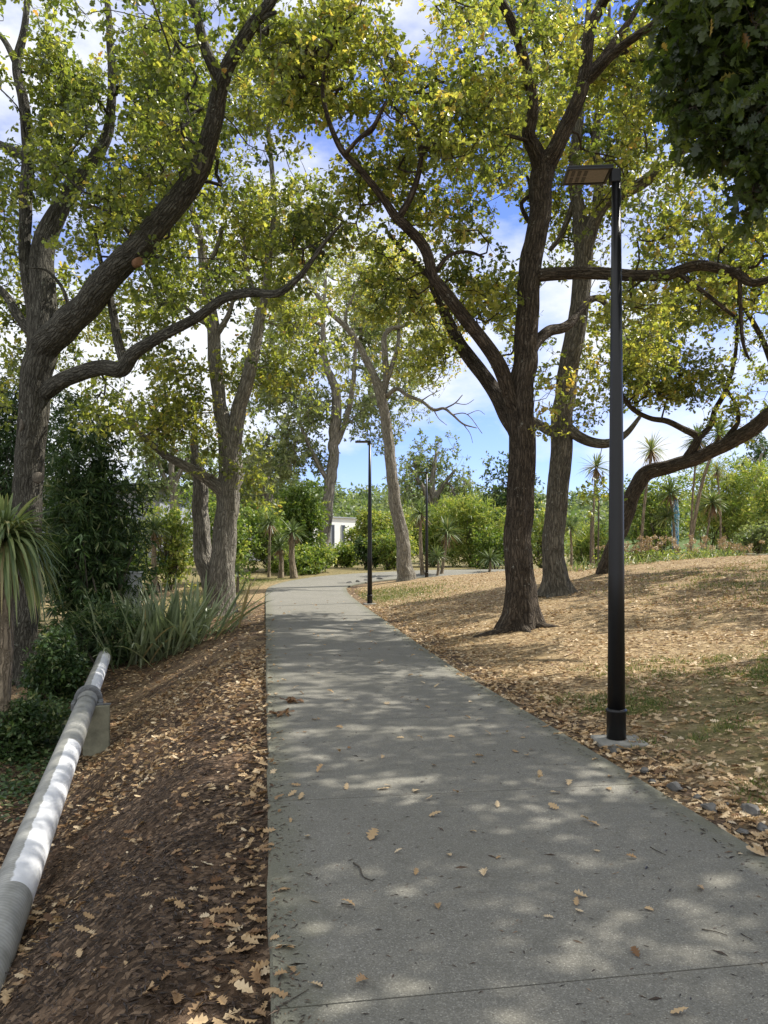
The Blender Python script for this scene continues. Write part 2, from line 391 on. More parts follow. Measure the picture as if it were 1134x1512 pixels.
# pipe: grey weathered concrete lining showing where the white coat has worn away
m, nt = newmat('pipe_coat'); g = N(nt); M_PIPE = m
a = g.attr('pipe', 1); sx = g('SeparateXYZ'); nt.links.new(a, sx.inputs[0])
ang, ln = sx.outputs[0], sx.outputs[1]
co = g('TexCoord').outputs['Object']
nn = g.math('MULTIPLY', g.math('SUBTRACT', g.noise(co, 5, 6, .7), .5), .55)
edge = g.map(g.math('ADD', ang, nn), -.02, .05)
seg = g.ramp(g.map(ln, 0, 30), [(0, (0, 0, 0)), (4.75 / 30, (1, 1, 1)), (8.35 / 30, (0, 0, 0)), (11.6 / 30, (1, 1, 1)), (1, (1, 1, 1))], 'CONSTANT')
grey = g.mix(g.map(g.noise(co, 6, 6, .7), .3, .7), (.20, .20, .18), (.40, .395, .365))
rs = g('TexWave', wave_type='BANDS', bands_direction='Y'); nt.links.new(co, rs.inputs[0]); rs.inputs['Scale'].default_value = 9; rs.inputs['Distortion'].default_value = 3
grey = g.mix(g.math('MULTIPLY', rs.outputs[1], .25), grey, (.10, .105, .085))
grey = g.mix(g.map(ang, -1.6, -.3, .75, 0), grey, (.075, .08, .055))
white = g.mix(g.map(g.noise(co, 9, 6, .75), .58, .78, 0, .55), (.66, .67, .69), (.30, .30, .29))
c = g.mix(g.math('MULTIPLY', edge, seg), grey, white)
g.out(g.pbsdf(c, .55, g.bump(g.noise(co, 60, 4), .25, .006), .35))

m, nt = newmat('blue_totem'); g = N(nt); M_TOTEM = m
co = g('TexCoord').outputs['Object']
n1 = g.noise(g.scale(co, (1, 1, .5)), 9, 3, .6)
c = g.ramp(n1, [(0, (.02, .16, .30)), (.45, (.025, .17, .30)), (.50, (.50, .57, .60)), (.58, (.04, .27, .42)), (1, (.02, .12, .3))])
g.out(g.pbsdf(c, .5))

# ------------------------------------------------------------------ ground and path
def build_ground():
    xs = np.concatenate([-np.geomspace(500, 15, 26), np.arange(-14, -5, .2), np.arange(-5, 4, .07), np.arange(4, 16, .16), np.geomspace(16, 500, 26)])
    ys = np.concatenate([np.arange(-8, 1.4, .6), np.arange(1.5, 12, .07), np.arange(12, 24, .14), np.arange(24, 46, .35), np.geomspace(46.5, 900, 30)])
    X, Y = np.meshgrid(xs, ys)
    ff = fields(X, Y); Z = gz(X, Y, ff); dl, dr, ins, right = ff
    far = sstep(46, 110, Y); Z = Z * (1 - far) + far * (.4 + 0 * Y)
    Z = Z + (noise2(X * 9, Y * 9, 21) * .012 + noise2(X * 22, Y * 22, 22) * .006) * (~right & ~ins) * (Y < 16)
    V = np.stack([X, Y, Z], -1).reshape(-1, 3); nx, ny = len(xs), len(ys)
    i = np.arange(ny - 1)[:, None] * nx; j = np.arange(nx - 1)[None]
    Q = np.stack([i + j, i + j + 1, i + nx + j + 1, i + nx + j], -1).reshape(-1, 4)
    mul = np.where(right, sstep(.9, .3, dr) * .55, np.clip(1.05 - .5 * sstep(6.5, 12, Y), 0, 1))
    mul = np.where(~right & (Y > 24), mul * .6, mul)
    gr = np.zeros_like(X)
    def blob(cx, cy, rx, ry, a): return a * np.exp(-(((X - cx) / rx) ** 2 + ((Y - cy) / ry) ** 2))
    gr += blob(3.2, 6.2, 1.3, 1.7, .95) + blob(0.3, 25.5, 1.4, 3, .85) + blob(10.5, 17, 3.0, 5, .62) + blob(4.5, 8.0, 2.0, 1.4, .62) + blob(-6.2, 27, 2.2, 7, .9) + blob(-6.2, 10.5, 1.2, 3, .45) + .8 * sstep(30, 36, Y) * (~right)
    gr += .75 * sstep(38, 46, Y) + .7 * sstep(-8, -10, X)
    return make_obj('ground', V, Q.reshape(-1), np.full(len(Q), 4), M_GROUND, None, {'mulch': mul.ravel(), 'grass': np.clip(gr, 0, 1).ravel()}, True)
ground = tag(build_ground(), 'leaf strewn bank and soil on both sides of the concrete path', None, None, 'structure')

def build_path():
    Lp = catmull(LEFT, .25); n = len(Lp)
    # matching right points by parameter
    Rp = np.stack([np.interp(np.linspace(0, len(RIGHT) - 1, n), np.linspace(0, len(RIGHT) - 1, len(catmull(RIGHT, .25))), catmull(RIGHT, .25)[:, k]) for k in (0, 1)], 1)
    # parametrise by the left length
    s = np.concatenate([[0], np.cumsum(np.linalg.norm(np.diff(Lp, axis=0), axis=1))])
    par = np.zeros(n)
    # project: for each left point take the right point met by the perpendicular
    tg = np.gradient(Lp, axis=0); tg = unit(tg); nv = np.stack([tg[:, 1], -tg[:, 0]], 1)
    RDf = catmull(RIGHT, .05); Rm = []
    k0 = 0
    for p, t, v in zip(Lp, tg, nv):
        q = RDf[k0:] - p; along = np.abs(q @ t); k = k0 + int(np.argmin(along[:400])); k0 = max(k0, k); Rm.append(RDf[k])
    Rm = np.array(Rm)
    y_of = Lp[:, 1]
    sj0 = np.interp(2.67, y_of[:len(y_of) // 1], s) if True else 0
    joints = sj0 + 2.22 * np.arange(-3, 25)
    ss = [(v, 0) for v in np.arange(0, s[-1], .08) if np.min(np.abs(joints - v)) > .02]
    for j in joints:
        if .1 < j < s[-1] - .1: ss += [(j - .004, 0), (j - .002, 1), (j + .002, 1), (j + .004, 0)]
    ss.sort()
    NU = 14; V = []; ed = []; gr = []
    for v, gro in ss:
        l = np.array([np.interp(v, s, Lp[:, 0]), np.interp(v, s, Lp[:, 1])]); r = np.array([np.interp(v, s, Rm[:, 0]), np.interp(v, s, Rm[:, 1])])
        w = np.linalg.norm(r - l)
        prof = [(0, -.16), (0, -.012), (.012 / w, 0)] + [(u, 0) for u in np.linspace(.03, .97, NU - 6)] + [(1 - .012 / w, 0), (1, -.012), (1, -.16)]
        for u, dz in prof:
            p = l + (r - l) * u
            wob = .009 * noise2(p[0] * 2, p[1] * 2, 31) + .008 * noise2(p[0] * 9, p[1] * 9, 32)
            z = dz + float(hp(p[1])) - (.012 if gro and dz > -.1 else 0)
            V.append((p[0] + (wob if u in (0, 1) else 0), p[1], z)); ed.append(min(u, 1 - u) * w); gr.append(float(gro))
    m_ = len(prof); k = len(ss)
    i = np.arange(k - 1)[:, None] * m_; j = np.arange(m_ - 1)[None]
    Q = np.stack([i + j, i + j + 1, i + m_ + j + 1, i + m_ + j], -1).reshape(-1, 4)
    return make_obj('path', np.array(V), Q.reshape(-1), np.full(len(Q), 4), M_PATH, None, {'edge': np.array(ed), 'groove': np.array(gr)}, False)
tag(build_path(), 'grey exposed aggregate concrete footpath with cut joints leading away', None, None, 'structure')

# ------------------------------------------------------------------ trees
def limb_world(pts, Yb):
    a = np.array([list(P(p[0], p[1], Yb + p[2])) + [p[3] * (Yb + p[2]) / F / 2] for p in pts]); return a

def grow(skel, skr, att, rng, step=.33, wob=.13):
    """connect every attraction point to the nearest node of the growing skeleton"""
    pts = list(skel); n0 = len(pts)
    cap = n0 + len(att) * 24
    PT = np.zeros((cap, 3)); PT[:n0] = skel; par = np.full(cap, -1); n = n0
    SR = np.zeros(cap); SR[:n0] = skr
    d0 = np.array([np.min(((skel - a) ** 2).sum(1)) for a in att]); order = np.argsort(d0)
    paths = []
    for ai in order:
        a = att[ai]; dd = ((PT[:n] - a) ** 2).sum(1)
        j = int(np.argmin(dd)); d = math.sqrt(dd[j])
        k = min(22, max(2, int(d / step)))
        st = PT[j]; ax = (a - st) / (d + 1e-9)
        o1 = rng.normal(0, 1, 3) * wob * d; o1 -= ax * (o1 @ ax)
        o2 = rng.normal(0, 1, 3) * wob * .6 * d; o2 -= ax * (o2 @ ax)
        t = (np.arange(1, k + 1) / k)[:, None]
        # branches leave a little level, then rise to the tip
        pp = st + (a - st) * t + o1 * np.sin(np.pi * t) + o2 * np.sin(2 * np.pi * t) - np.array([0, 0, 1]) * .08 * d * np.sin(np.pi * t)
        pp[:-1] += rng.normal(0, .02, (k - 1, 3)) if k > 1 else 0
        idx = [j]
        for q in pp:
            PT[n] = q; par[n] = idx[-1]; idx.append(n); n += 1
        paths.append(idx)
    cnt = np.zeros(n)
    for idx in paths:
        cnt[idx[-1]] += 1
    for i in range(n - 1, n0 - 1, -1):
        if par[i] >= 0: cnt[par[i]] += cnt[i]
    return PT[:n], cnt, paths, n0

def rosette(tips, dirs, rng, nsub, nleaf, size, spread, hue0, huesd, droop=.15, upb=.8, hue_cluster=.1, huef=None):
    """leaf sprays: short twiglets from each tip with whorls of leaves; returns leaf arrays and twiglet lines"""
    T = len(tips)
    sd = unit(dirs[:, None] * .55 + rng.normal(0, 1, (T, nsub, 3)) * np.array([1, 1, .75]) + np.array([0, 0, .12]))
    ln = spread * rng.uniform(.35, 1.15, (T, nsub, 1))
    ends = tips[:, None] + sd * ln
    d = unit(sd[:, :, None] * .35 + rng.normal(0, 1, (T, nsub, nleaf, 3)) + np.array([0, 0, -droop]))
    back = rng.uniform(0, .4, (T, nsub, nleaf, 1)) * ln[:, :, None]
    pos = ends[:, :, None] - sd[:, :, None] * back + d * .02
    nrm = unit(np.array([0, 0, upb]) + rng.normal(0, .55, d.shape))
    sz = size * rng.uniform(.5, 1.25, d.shape[:3])
    hc = rng.normal(0, hue_cluster, (T, 1, 1)) + (huef(tips)[:, None, None] if huef is not None else 0)
    hu = hue0 + hc + rng.normal(0, huesd, d.shape[:3])
    old = rng.random(d.shape[:3]) < .012; hu = np.where(old, rng.uniform(.8, 1, hu.shape), hu)
    hu = np.clip(hu, 0.01, .99)
    return pos.reshape(-1, 3), d.reshape(-1, 3), nrm.reshape(-1, 3), sz.ravel(), hu.ravel(), tips, ends

DENS = 2.4
def sample_blobs(blobs, Yb, rng, holes=()):
    out = []
    for b in blobs:
        if b[0] == 'w':
            _, c, r, n = b; n = int(n * DENS); v = unit(rng.normal(0, 1, (n, 3))) * rng.random((n, 1)) ** (1 / 3) * np.array(r); out.append(np.array(c) + v); continue
        px, py, rx, ry, dy, ddy, n = b; n = int(n * DENS); rx *= 1.08; ry *= 1.08
        v = unit(rng.normal(0, 1, (n, 3))) * rng.random((n, 1)) ** (1 / 2.7); v *= np.where(rng.random((n, 1)) < .22, rng.uniform(1, 1.5, (n, 1)), 1)
        Y = Yb + dy + v[:, 2] * ddy
        qx = px + v[:, 0] * rx; qy = py + v[:, 1] * ry
        keep = np.ones(n, bool)
        for hx, hy, hrx, hry in holes: keep &= ((qx - hx) / hrx) ** 2 + ((qy - hy) / hry) ** 2 > 1
        w = np.stack([(qx - CX) / F * Y, Y, EYE + (HY - qy) / F * Y], 1)[keep]
        out.append(w[noise3(w[:, 0] * .75, w[:, 1] * .75, w[:, 2] * .75, 70) > -.07])   # crowns break up into sprays with air between
    return np.vstack(out)

# openings of the crowns through which the sky shows
HOLES = [(118, 45, 34, 62), (432, 22, 34, 36), (616, 38, 34, 62), (655, 600, 82, 60), (690, 650, 60, 60), (520, 690, 34, 48), (208, 566, 24, 22), (145, 520, 26, 18), (395, 245, 22, 18), (560, 205, 26, 24), (470, 190, 20, 20), (80, 560, 18, 14), (640, 270, 20, 14), (845, 470, 22, 18), (905, 345, 16, 24), (1090, 330, 22, 16), (975, 640, 44, 26), (880, 585, 14, 16)]

def tree(name, label, Ybase, base, limbs, blobs, bark, leafm, rng, *, kind='oak', nsub=4, nleaf=8, size=.13, spread=.33, hue=.4, hsd=.09, hcl=.1, tipr=.0042, pw=.5, seg=44, flare=.55, lobes=5, group=None, twigm=None, holes=HOLES, extra=None, huef=None, growfrom=None, cat='tree', step=.33, wob=.13, roots=(), clear=20, droop=.15, wsc=.88):
    root = empty(name, base, label, cat, group)
    limbs = [[(p[0], p[1], p[2], p[3] * wsc) for p in pts] for pts in limbs]
    mb = MB(); SK = []; SR = []
    for li, pts in enumerate(limbs):
        a = limb_world(pts, Ybase)
        if li == 0: a[0, 2] = min(a[0, 2], base[2]) - .12
        a = catmull(a, max(.09, np.median(a[:, 3]) * .45)); 
        wig = noise3(a[:, 0] * 2.2, a[:, 1] * 2.2 + li * 3, a[:, 2] * 2.2, 40 + li)
        a[1:-1, 0] += wig[1:-1] * a[1:-1, 3] * .22
        a[:, 3] = np.maximum(a[:, 3], .004)
        sg = seg if li == 0 or a[0, 3] > .11 else (14 if a[0, 3] > .05 else 8)
        mb.tube(a[:, :3], a[:, 3], sg, .075, flare if li == 0 else 0, True, lobes, li * 3.7, 0, li, max(.18, a[0, 3] * .9))
        lo = 0 if li else int(len(a) * (growfrom if growfrom is not None else .45))
        sub = a[lo:]; SK.append(sub[::2, :3]); SR.append(sub[::2, 3])
    for pts in roots:
        a = np.array(pts, float); a[:, 2] = [gz1(x, y) + dz for x, y, dz in a[:, :3]]; a = catmull(a, .08); mb.tube(a[:, :3], a[:, 3], 10, .12, 0, True, 5, 50)
    tr = mb.build('trunk', bark, root)
    skel = np.vstack(SK); skr = np.concatenate(SR)
    att = sample_blobs(blobs, Ybase, rng, holes)
    # no sprays grow right in front of the bare undersides of the main limbs
    lim = np.vstack([catmull(np.array([(p[0], p[1], Ybase + p[2], p[3]) for p in pts], float), 6) for pts in limbs if max(p[3] for p in pts) >= 11])
    ax = att[:, 0] / att[:, 1] * F + CX; ay = HY - (att[:, 2] - EYE) / att[:, 1] * F
    hit = ((ax[:, None] - lim[None, :, 0]) ** 2 + (ay[:, None] - lim[None, :, 1]) ** 2 < (lim[None, :, 3] * .5 + clear) ** 2) & (att[:, 1, None] < lim[None, :, 2] + .15)
    if clear > 0: att = att[~(hit.any(1) & (rng.random(len(att)) < .9))]
    PT, cnt, paths, n0 = grow(skel, skr, att, rng, step, wob)
    bm = MB(); tips = []; dirs = []
    for idx in paths:
        p = PT[idx]; r = tipr * np.maximum(1, cnt[idx]) ** pw; r[0] = r[1] * 1.15
        j = idx[0]
        if j < n0: r = np.minimum(r, max(.006, skr[j] * .75))
        if cnt[idx[-1]] < 1.5: r[-1] = tipr * .7
        pr = np.hstack([p, r[:, None]])
        if len(p) > 2: pr = catmull(pr, max(.14, step * .6))
        bm.tube(pr[:, :3], np.maximum(pr[:, 3], tipr * .5), 6 if r[1] > .02 else 4, 0, 0, False)
        tips.append(p[-1]); dirs.append(p[-1] - p[-2])
        if len(p) > 3 and rng.random() < .75:
            q = len(p) // 2 + 1 if len(p) > 4 else len(p) - 2
            tips.append(p[q]); dirs.append(p[q] - p[q - 1] + rng.normal(0, .1, 3))
    tips = np.array(tips); dirs = unit(np.array(dirs))
    pos, d, nrm, sz, hu, t0, ends = rosette(tips, dirs, rng, nsub, nleaf, size, spread, hue, hsd, droop, hue_cluster=hcl, huef=huef)
    # twiglets as thin three sided slivers
    for t, es in zip(t0, ends):
        for e in es: bm.tube(np.array([t, (t + e) / 2 + rng.normal(0, .015, 3), e]), np.array([tipr * .8, tipr * .6, tipr * .35]), 3, 0, 0, False)
    bm.build('branches', twigm or bark, root)
    leaf_obj('crown', kind, pos, d, nrm, sz, rng.uniform(-.05, .35, len(pos)), rng.uniform(-.1, .45, len(pos)), hu, leafm, root, rng)
    return root, tr

def rg(s): return np.random.default_rng(s)
NT = {}
# A: the big oak on the left behind the pipe
gA = G(33, 1004, 13); YA = gA[1]
trA, trunkA = tree('oak_tree', 'massive oak left of the pipe, its thick dark limb rising over the path', YA, gA, [
    [(33, 1008, 0, 64), (36, 900, 0, 54), (40, 800, 0, 50), (42, 700, 0, 53), (48, 620, -.1, 54), (55, 560, -.2, 56), (62, 500, -.3, 58), (63, 430, -.2, 48), (66, 360, 0, 42), (88, 310, 0, 34), (122, 262, .1, 28), (155, 205, .2, 22), (165, 150, .2, 17), (164, 80, .2, 14), (157, -30, .2, 10)],
    [(58, 540, -.2, 44), (72, 505, -.4, 56), (100, 478, -.7, 56), (130, 450, -1, 52), (165, 405, -1.5, 49), (205, 365, -2, 46), (235, 330, -2.3, 44), (265, 290, -2.6, 42), (297, 240, -3, 38), (316, 185, -3.4, 34), (326, 130, -3.8, 31), (342, 88, -4.1, 26), (368, 45, -4.4, 24), (398, 5, -4.7, 21), (430, -50, -5, 14)],
    [(327, 128, -3.8, 26), (308, 85, -4, 22), (296, 45, -4.1, 19), (285, 5, -4.2, 16), (262, -40, -4.3, 11)],
    [(372, 40, -4.4, 15), (390, 25, -4.6, 11), (408, 18, -4.7, 7)],
    [(52, 590, -.1, 30), (78, 572, -.3, 31), (105, 556, -.6, 30), (150, 543, -1, 29), (180, 545, -1.2, 29), (200, 520, -1.5, 25), (240, 495, -1.9, 21), (290, 470, -2.2, 19), (330, 441, -2.5, 18), (370, 432, -2.6, 17), (410, 433, -2.8, 15), (440, 411, -3, 12), (460, 385, -3.1, 10), (482, 355, -3.2, 8), (505, 330, -3.3, 5)],
    [(184, 540, -1.2, 22), (173, 500, -1.1, 17), (167, 462, -1, 15), (160, 425, -.9, 12), (150, 390, -.8, 9), (140, 340, -.7, 6)],
    [(60, 510, -.3, 36), (48, 450, -.2, 26), (36, 370, 0, 22), (38, 290, .1, 24), (42, 225, .1, 24), (36, 155, .1, 20), (25, 98, .1, 17), (36, 45, 0, 13), (42, -30, 0, 9)],
    [(28, 105, .1, 14), (8, 62, .2, 11), (-25, 25, .3, 8)], [(42, 235, .1, 18), (18, 222, .2, 16), (-30, 200, .5, 12)], [(52, 500, -.2, 24), (28, 468, 0, 18), (5, 432, .2, 14), (-30, 405, .4, 10)],
    [(205, 365, -2, 9), (170, 320, -2, 6), (130, 300, -1.9, 4)], [(105, 470, -.7, 10), (95, 430, -.8, 7), (70, 400, -.9, 5), (45, 395, -1, 3)],
], [(60, 60, 100, 110, -.2, 1.8, 90), (200, 60, 90, 90, -1.5, 2, 100), (150, 190, 120, 90, -1, 2.3, 120), (50, 300, 90, 80, -.3, 2, 70), (150, 320, 110, 60, -1.3, 2, 70), (330, 60, 90, 80, -4, 1.5, 60), (260, 230, 70, 100, -2, 2, 60), (60, 420, 80, 50, .5, 1.5, 30), (250, 400, 90, 50, -1.8, 1.6, 40), (360, 400, 90, 50, -2.6, 1.2, 34), (120, 500, 60, 40, -.4, 1.2, 14), (160, 610, 50, 30, -.4, 1, 12), (455, 340, 50, 40, -3.1, 1, 22), (30, 480, 60, 60, 1, 2, 34), (20, 560, 50, 50, 1, 1.5, 20), (220, 460, 80, 40, -.5, 1.5, 30), (100, 150, 70, 90, 0, 2, 50), (430, 200, 60, 110, -1.5, 2, 40), ('w', (-4.5, 8.5, 9.5), (3, 2.5, 1.2), 60)],
    M_BARKA, M_OAK, rg(1), hue=.38, size=.120, spread=.42, roots=[], nsub=5, nleaf=7, wsc=.76)
# cut stub and healed wounds on the trunk
def disc(name, c, nrm, r, mat, parent, depth=.05, label=None):
    mb = MB(); n = unit(np.array(nrm, float)); c = np.array(c, float); mb.tube(np.array([c - n * depth, c - n * .006, c + n * .004]), np.array([r * 1.25, r * 1.2, r]), 14, .1, 0)
    o = mb.build(name, mat, parent)
    if label: o['label'] = label
    return o
disc('pruning_cut', P(206, 386, YA - 2.2), (.55, -.8, -.15), .062, M_CUT, trunkA, .22, 'fresh orange sawn stub of a removed branch')
disc('healed_wound', P(28, 628, YA - .27), (-.75, -.65, .05), .12, M_HEAL, trunkA, .05, 'round callused old branch wound')
disc('healed_wound', P(56, 705, YA - .26), (.6, -.8, .05), .09, M_HEAL, trunkA, .05, 'oval pale old branch wound')

# B: twin stemmed pale oak on the left verge
gB = G(325, 908, 14); YB = gB[1]
tree('oak_tree', 'pale twin stemmed oak at the left edge of the path behind the flax', YB, gB, [
    [(324, 912, 0, 46), (326, 880, 0, 42), (328, 840, 0, 42), (333, 800, 0, 39), (336, 750, 0, 38), (340, 700, 0, 40), (338, 655, 0, 36), (326, 605, 0, 24), (319, 545, .1, 22), (315, 485, .1, 21), (308, 440, 0, 18), (300, 395, 0, 15), (293, 340, -.1, 12), (278, 290, -.2, 9), (262, 220, -.2, 6)],
    [(340, 680, 0, 28), (350, 622, -.1, 26), (364, 562, -.2, 22), (376, 510, -.2, 20), (386, 462, -.2, 17), (394, 425, -.3, 14), (397, 380, -.3, 12), (405, 325, -.3, 11), (402, 260, -.4, 8), (396, 180, -.4, 5)],
    [(326, 905, .2, 34), (312, 860, .3, 34), (301, 815, .4, 30), (297, 765, .4, 27), (296, 722, .4, 25), (290, 690, .4, 18), (286, 640, .5, 10)],
    [(334, 730, -.1, 24), (308, 708, -.2, 20), (280, 692, -.4, 17), (244, 672, -.6, 13), (215, 648, -.8, 10), (190, 628, -1, 8), (160, 620, -1.2, 5)],
    [(300, 400, 0, 10), (318, 370, -.1, 8), (330, 330, -.2, 6)], [(388, 455, -.2, 10), (370, 420, -.3, 8), (362, 380, -.4, 6), (360, 330, -.4, 4)], [(315, 480, .1, 12), (292, 470, .2, 9), (272, 450, .3, 6)], [(316, 500, .1, 12), (335, 470, 0, 9), (345, 440, 0, 6)],
], [(290, 575, 110, 65, -.2, 2, 95), (240, 640, 90, 50, -1, 1.2, 70), (390, 600, 70, 60, -.4, 1.6, 60), (300, 690, 85, 40, -.8, 1.0, 40), (375, 680, 50, 40, -.6, 1, 20), (200, 440, 80, 60, .5, 2, 50), (120, 520, 70, 60, 1, 2, 34), (350, 400, 70, 70, .5, 2, 50), (410, 120, 70, 110, 0, 2.2, 130), (400, 300, 90, 90, 0, 2.4, 120), (300, 330, 90, 110, .4, 2.4, 110), (290, 160, 90, 110, 1, 2.2, 80), (420, 500, 60, 70, .5, 2, 40), (370, 730, 40, 40, -.1, 1, 14), (345, 772, 14, 14, -.5, .3, 4), (240, 500, 60, 50, .5, 1.6, 30), (190, 330, 80, 80, 1, 2, 50)],
    M_BARKG, M_OAK, rg(2), hue=.47, hcl=.11, size=.132, spread=.46, nsub=5, nleaf=7, lobes=4, clear=8)

# C: main oak on the right bank
gC = G(771, 928, 8); YC = gC[1]
tC, trunkC = tree('oak_tree', 'tall dark trunked oak on the right bank, nearest the path, roots showing', YC, gC, [
    [(770, 932, 0, 62), (769, 895, 0, 52), (767, 850, 0, 48), (767, 800, 0, 46), (768, 740, 0, 45), (769, 680, 0, 44), (770, 620, 0, 43), (772, 560, 0, 41), (776, 490, 0, 39), (783, 420, 0, 37), (792, 340, 0, 36), (800, 280, 0, 36), (803, 245, 0, 37), (818, 225, -.1, 28), (838, 183, -.2, 25), (862, 125, -.3, 22), (872, 45, -.4, 19), (890, 5, -.5, 16), (905, -40, -.6, 11)],
    [(801, 262, 0, 30), (793, 228, -.1, 27), (781, 200, -.2, 23), (786, 165, -.3, 20), (778, 105, -.4, 18), (759, 40, -.6, 16), (738, 0, -.8, 14), (715, -40, -1, 9)],
    [(868, 110, -.3, 18), (885, 92, -.2, 15), (912, 55, -.1, 12), (940, 15, 0, 10), (960, -30, 0, 7)],
    [(785, 408, 0, 22), (815, 405, -.1, 21), (860, 403, -.3, 20), (905, 405, -.4, 20), (945, 407, -.6, 19), (985, 406, -.8, 18), (1006, 399, -.9, 17), (1030, 392, -1, 17), (1060, 396, -1.1, 16), (1088, 404, -1.2, 15), (1112, 418, -1.3, 14), (1160, 400, -1.5, 11), (1230, 350, -1.7, 7)],
    [(1000, 402, -.9, 9), (1030, 424, -1, 8), (1058, 446, -1, 7), (1085, 468, -1, 5)], [(1093, 408, -1.2, 8), (1094, 460, -1.2, 7), (1097, 505, -1.2, 6), (1106, 530, -1.3, 4)],
    [(765, 620, 0, 30), (752, 585, -.1, 26), (737, 540, -.3, 24), (709, 498, -.5, 22), (682, 465, -.7, 21), (656, 428, -.9, 19), (640, 408, -1, 18), (633, 380, -1.1, 18), (621, 357, -1.2, 17), (603, 338, -1.4, 16), (584, 320, -1.5, 15), (570, 300, -1.6, 13), (552, 276, -1.8, 12), (530, 248, -2, 11), (505, 222, -2.2, 10), (488, 185, -2.3, 8), (477, 140, -2.4, 7), (478, 105, -2.5, 5)],
    [(588, 322, -1.5, 12), (604, 296, -1.6, 11), (617, 262, -1.7, 10), (622, 225, -1.8, 9), (614, 192, -1.9, 8), (600, 165, -2, 5)],
    [(762, 640, .1, 26), (745, 605, .3, 25), (722, 566, .6, 24), (698, 534, .8, 23), (677, 505, 1, 21), (662, 475, 1.2, 18), (650, 445, 1.3, 15), (632, 410, 1.4, 12), (600, 375, 1.5, 9), (570, 340, 1.6, 6)],
    [(780, 530, .1, 22), (792, 506, .3, 19), (810, 489, .6, 18), (832, 484, .9, 16), (850, 468, 1.2, 13), (872, 440, 1.5, 9)],
    [(864, 122, -.3, 16), (930, 60, -.9, 14), (1040, 5, -1.9, 11), (1200, 10, -2.8, 9), (1353, 45, -3.6, 6)], [(888, 8, -.5, 14), (960, -90, -2, 10), (1087, -160, -4.4, 5)], [(900, -25, -.5, 11), (1040, -60, .4, 8), (1176, -40, 1.3, 5)],
    [(510, 228, -2.2, 8), (530, 205, -2.3, 7), (548, 192, -2.4, 10), (556, 180, -2.5, 7), (570, 150, -2.6, 5)],
    [(787, 210, -.2, 8), (762, 203, -.3, 7), (730, 195, -.4, 6), (700, 175, -.5, 5), (670, 160, -.6, 3)],
    [(640, 405, -1, 9), (662, 378, -1, 7), (690, 372, -1, 6), (715, 380, -1, 4)], [(791, 340, .1, 9), (776, 320, .2, 8), (770, 300, .2, 7), (785, 285, .2, 6), (778, 260, .2, 5)],
], [(530, 110, 110, 110, -1.2, 2, 70), (640, 190, 110, 80, -.6, 2, 80), (700, 90, 80, 100, -.2, 2, 75), (560, 300, 100, 70, -.6, 1.8, 46), (690, 310, 90, 70, .4, 1.8, 70), (830, 70, 90, 90, -.2, 1.8, 90), (920, 60, 60, 90, .2, 1.6, 50), (700, 430, 70, 50, .6, 1.5, 55), (610, 420, 70, 50, .4, 1.5, 45), (650, 510, 50, 34, .5, 1, 16), (950, 430, 110, 40, -.8, 1.2, 45), (1090, 390, 60, 60, -1.2, 1.2, 40), (1010, 350, 70, 50, -.6, 1.4, 30), (470, 60, 50, 70, -2.4, 1.2, 36), (800, 600, 24, 40, -.3, .5, 6), (880, 300, 60, 90, 1.2, 1.5, 40), (460, 180, 60, 90, -1.6, 1.8, 50), ('w', (7.2, 10.4, 8.6), (2.2, 2.0, 1.2), 130), ('w', (2.2, 11, 10.8), (3.5, 2.5, 1.2), 40), ('w', (4.4, 9.6, 9.8), (2.4, 2.6, 1.2), 75), ('w', (8.2, 15.3, 13), (3, 3, 1.5), 110)],  # 'w' blobs: unseen foliage added to shade the path, banks and pipe
    M_BARKD, M_OAK, rg(3), hue=.49, size=.114, spread=.42, nsub=5, nleaf=7, hcl=.12, lobes=5, flare=.95,
    roots=[[(gC[0] - .2, gC[1] - .15, .02, .13), (gC[0] - .45, gC[1] - .3, .0, .085), (gC[0] - .8, gC[1] - .5, -.01, .055), (gC[0] - 1.1, gC[1] - .6, -.05, .03)], [(gC[0] + .2, gC[1] - .1, .02, .12), (gC[0] + .4, gC[1] - .25, .0, .07), (gC[0] + .65, gC[1] - .3, -.05, .04)], [(gC[0] - .05, gC[1] - .2, .05, .12), (gC[0] - .0, gC[1] - .45, .0, .07), (gC[0] + .03, gC[1] - .7, -.05, .04)]])

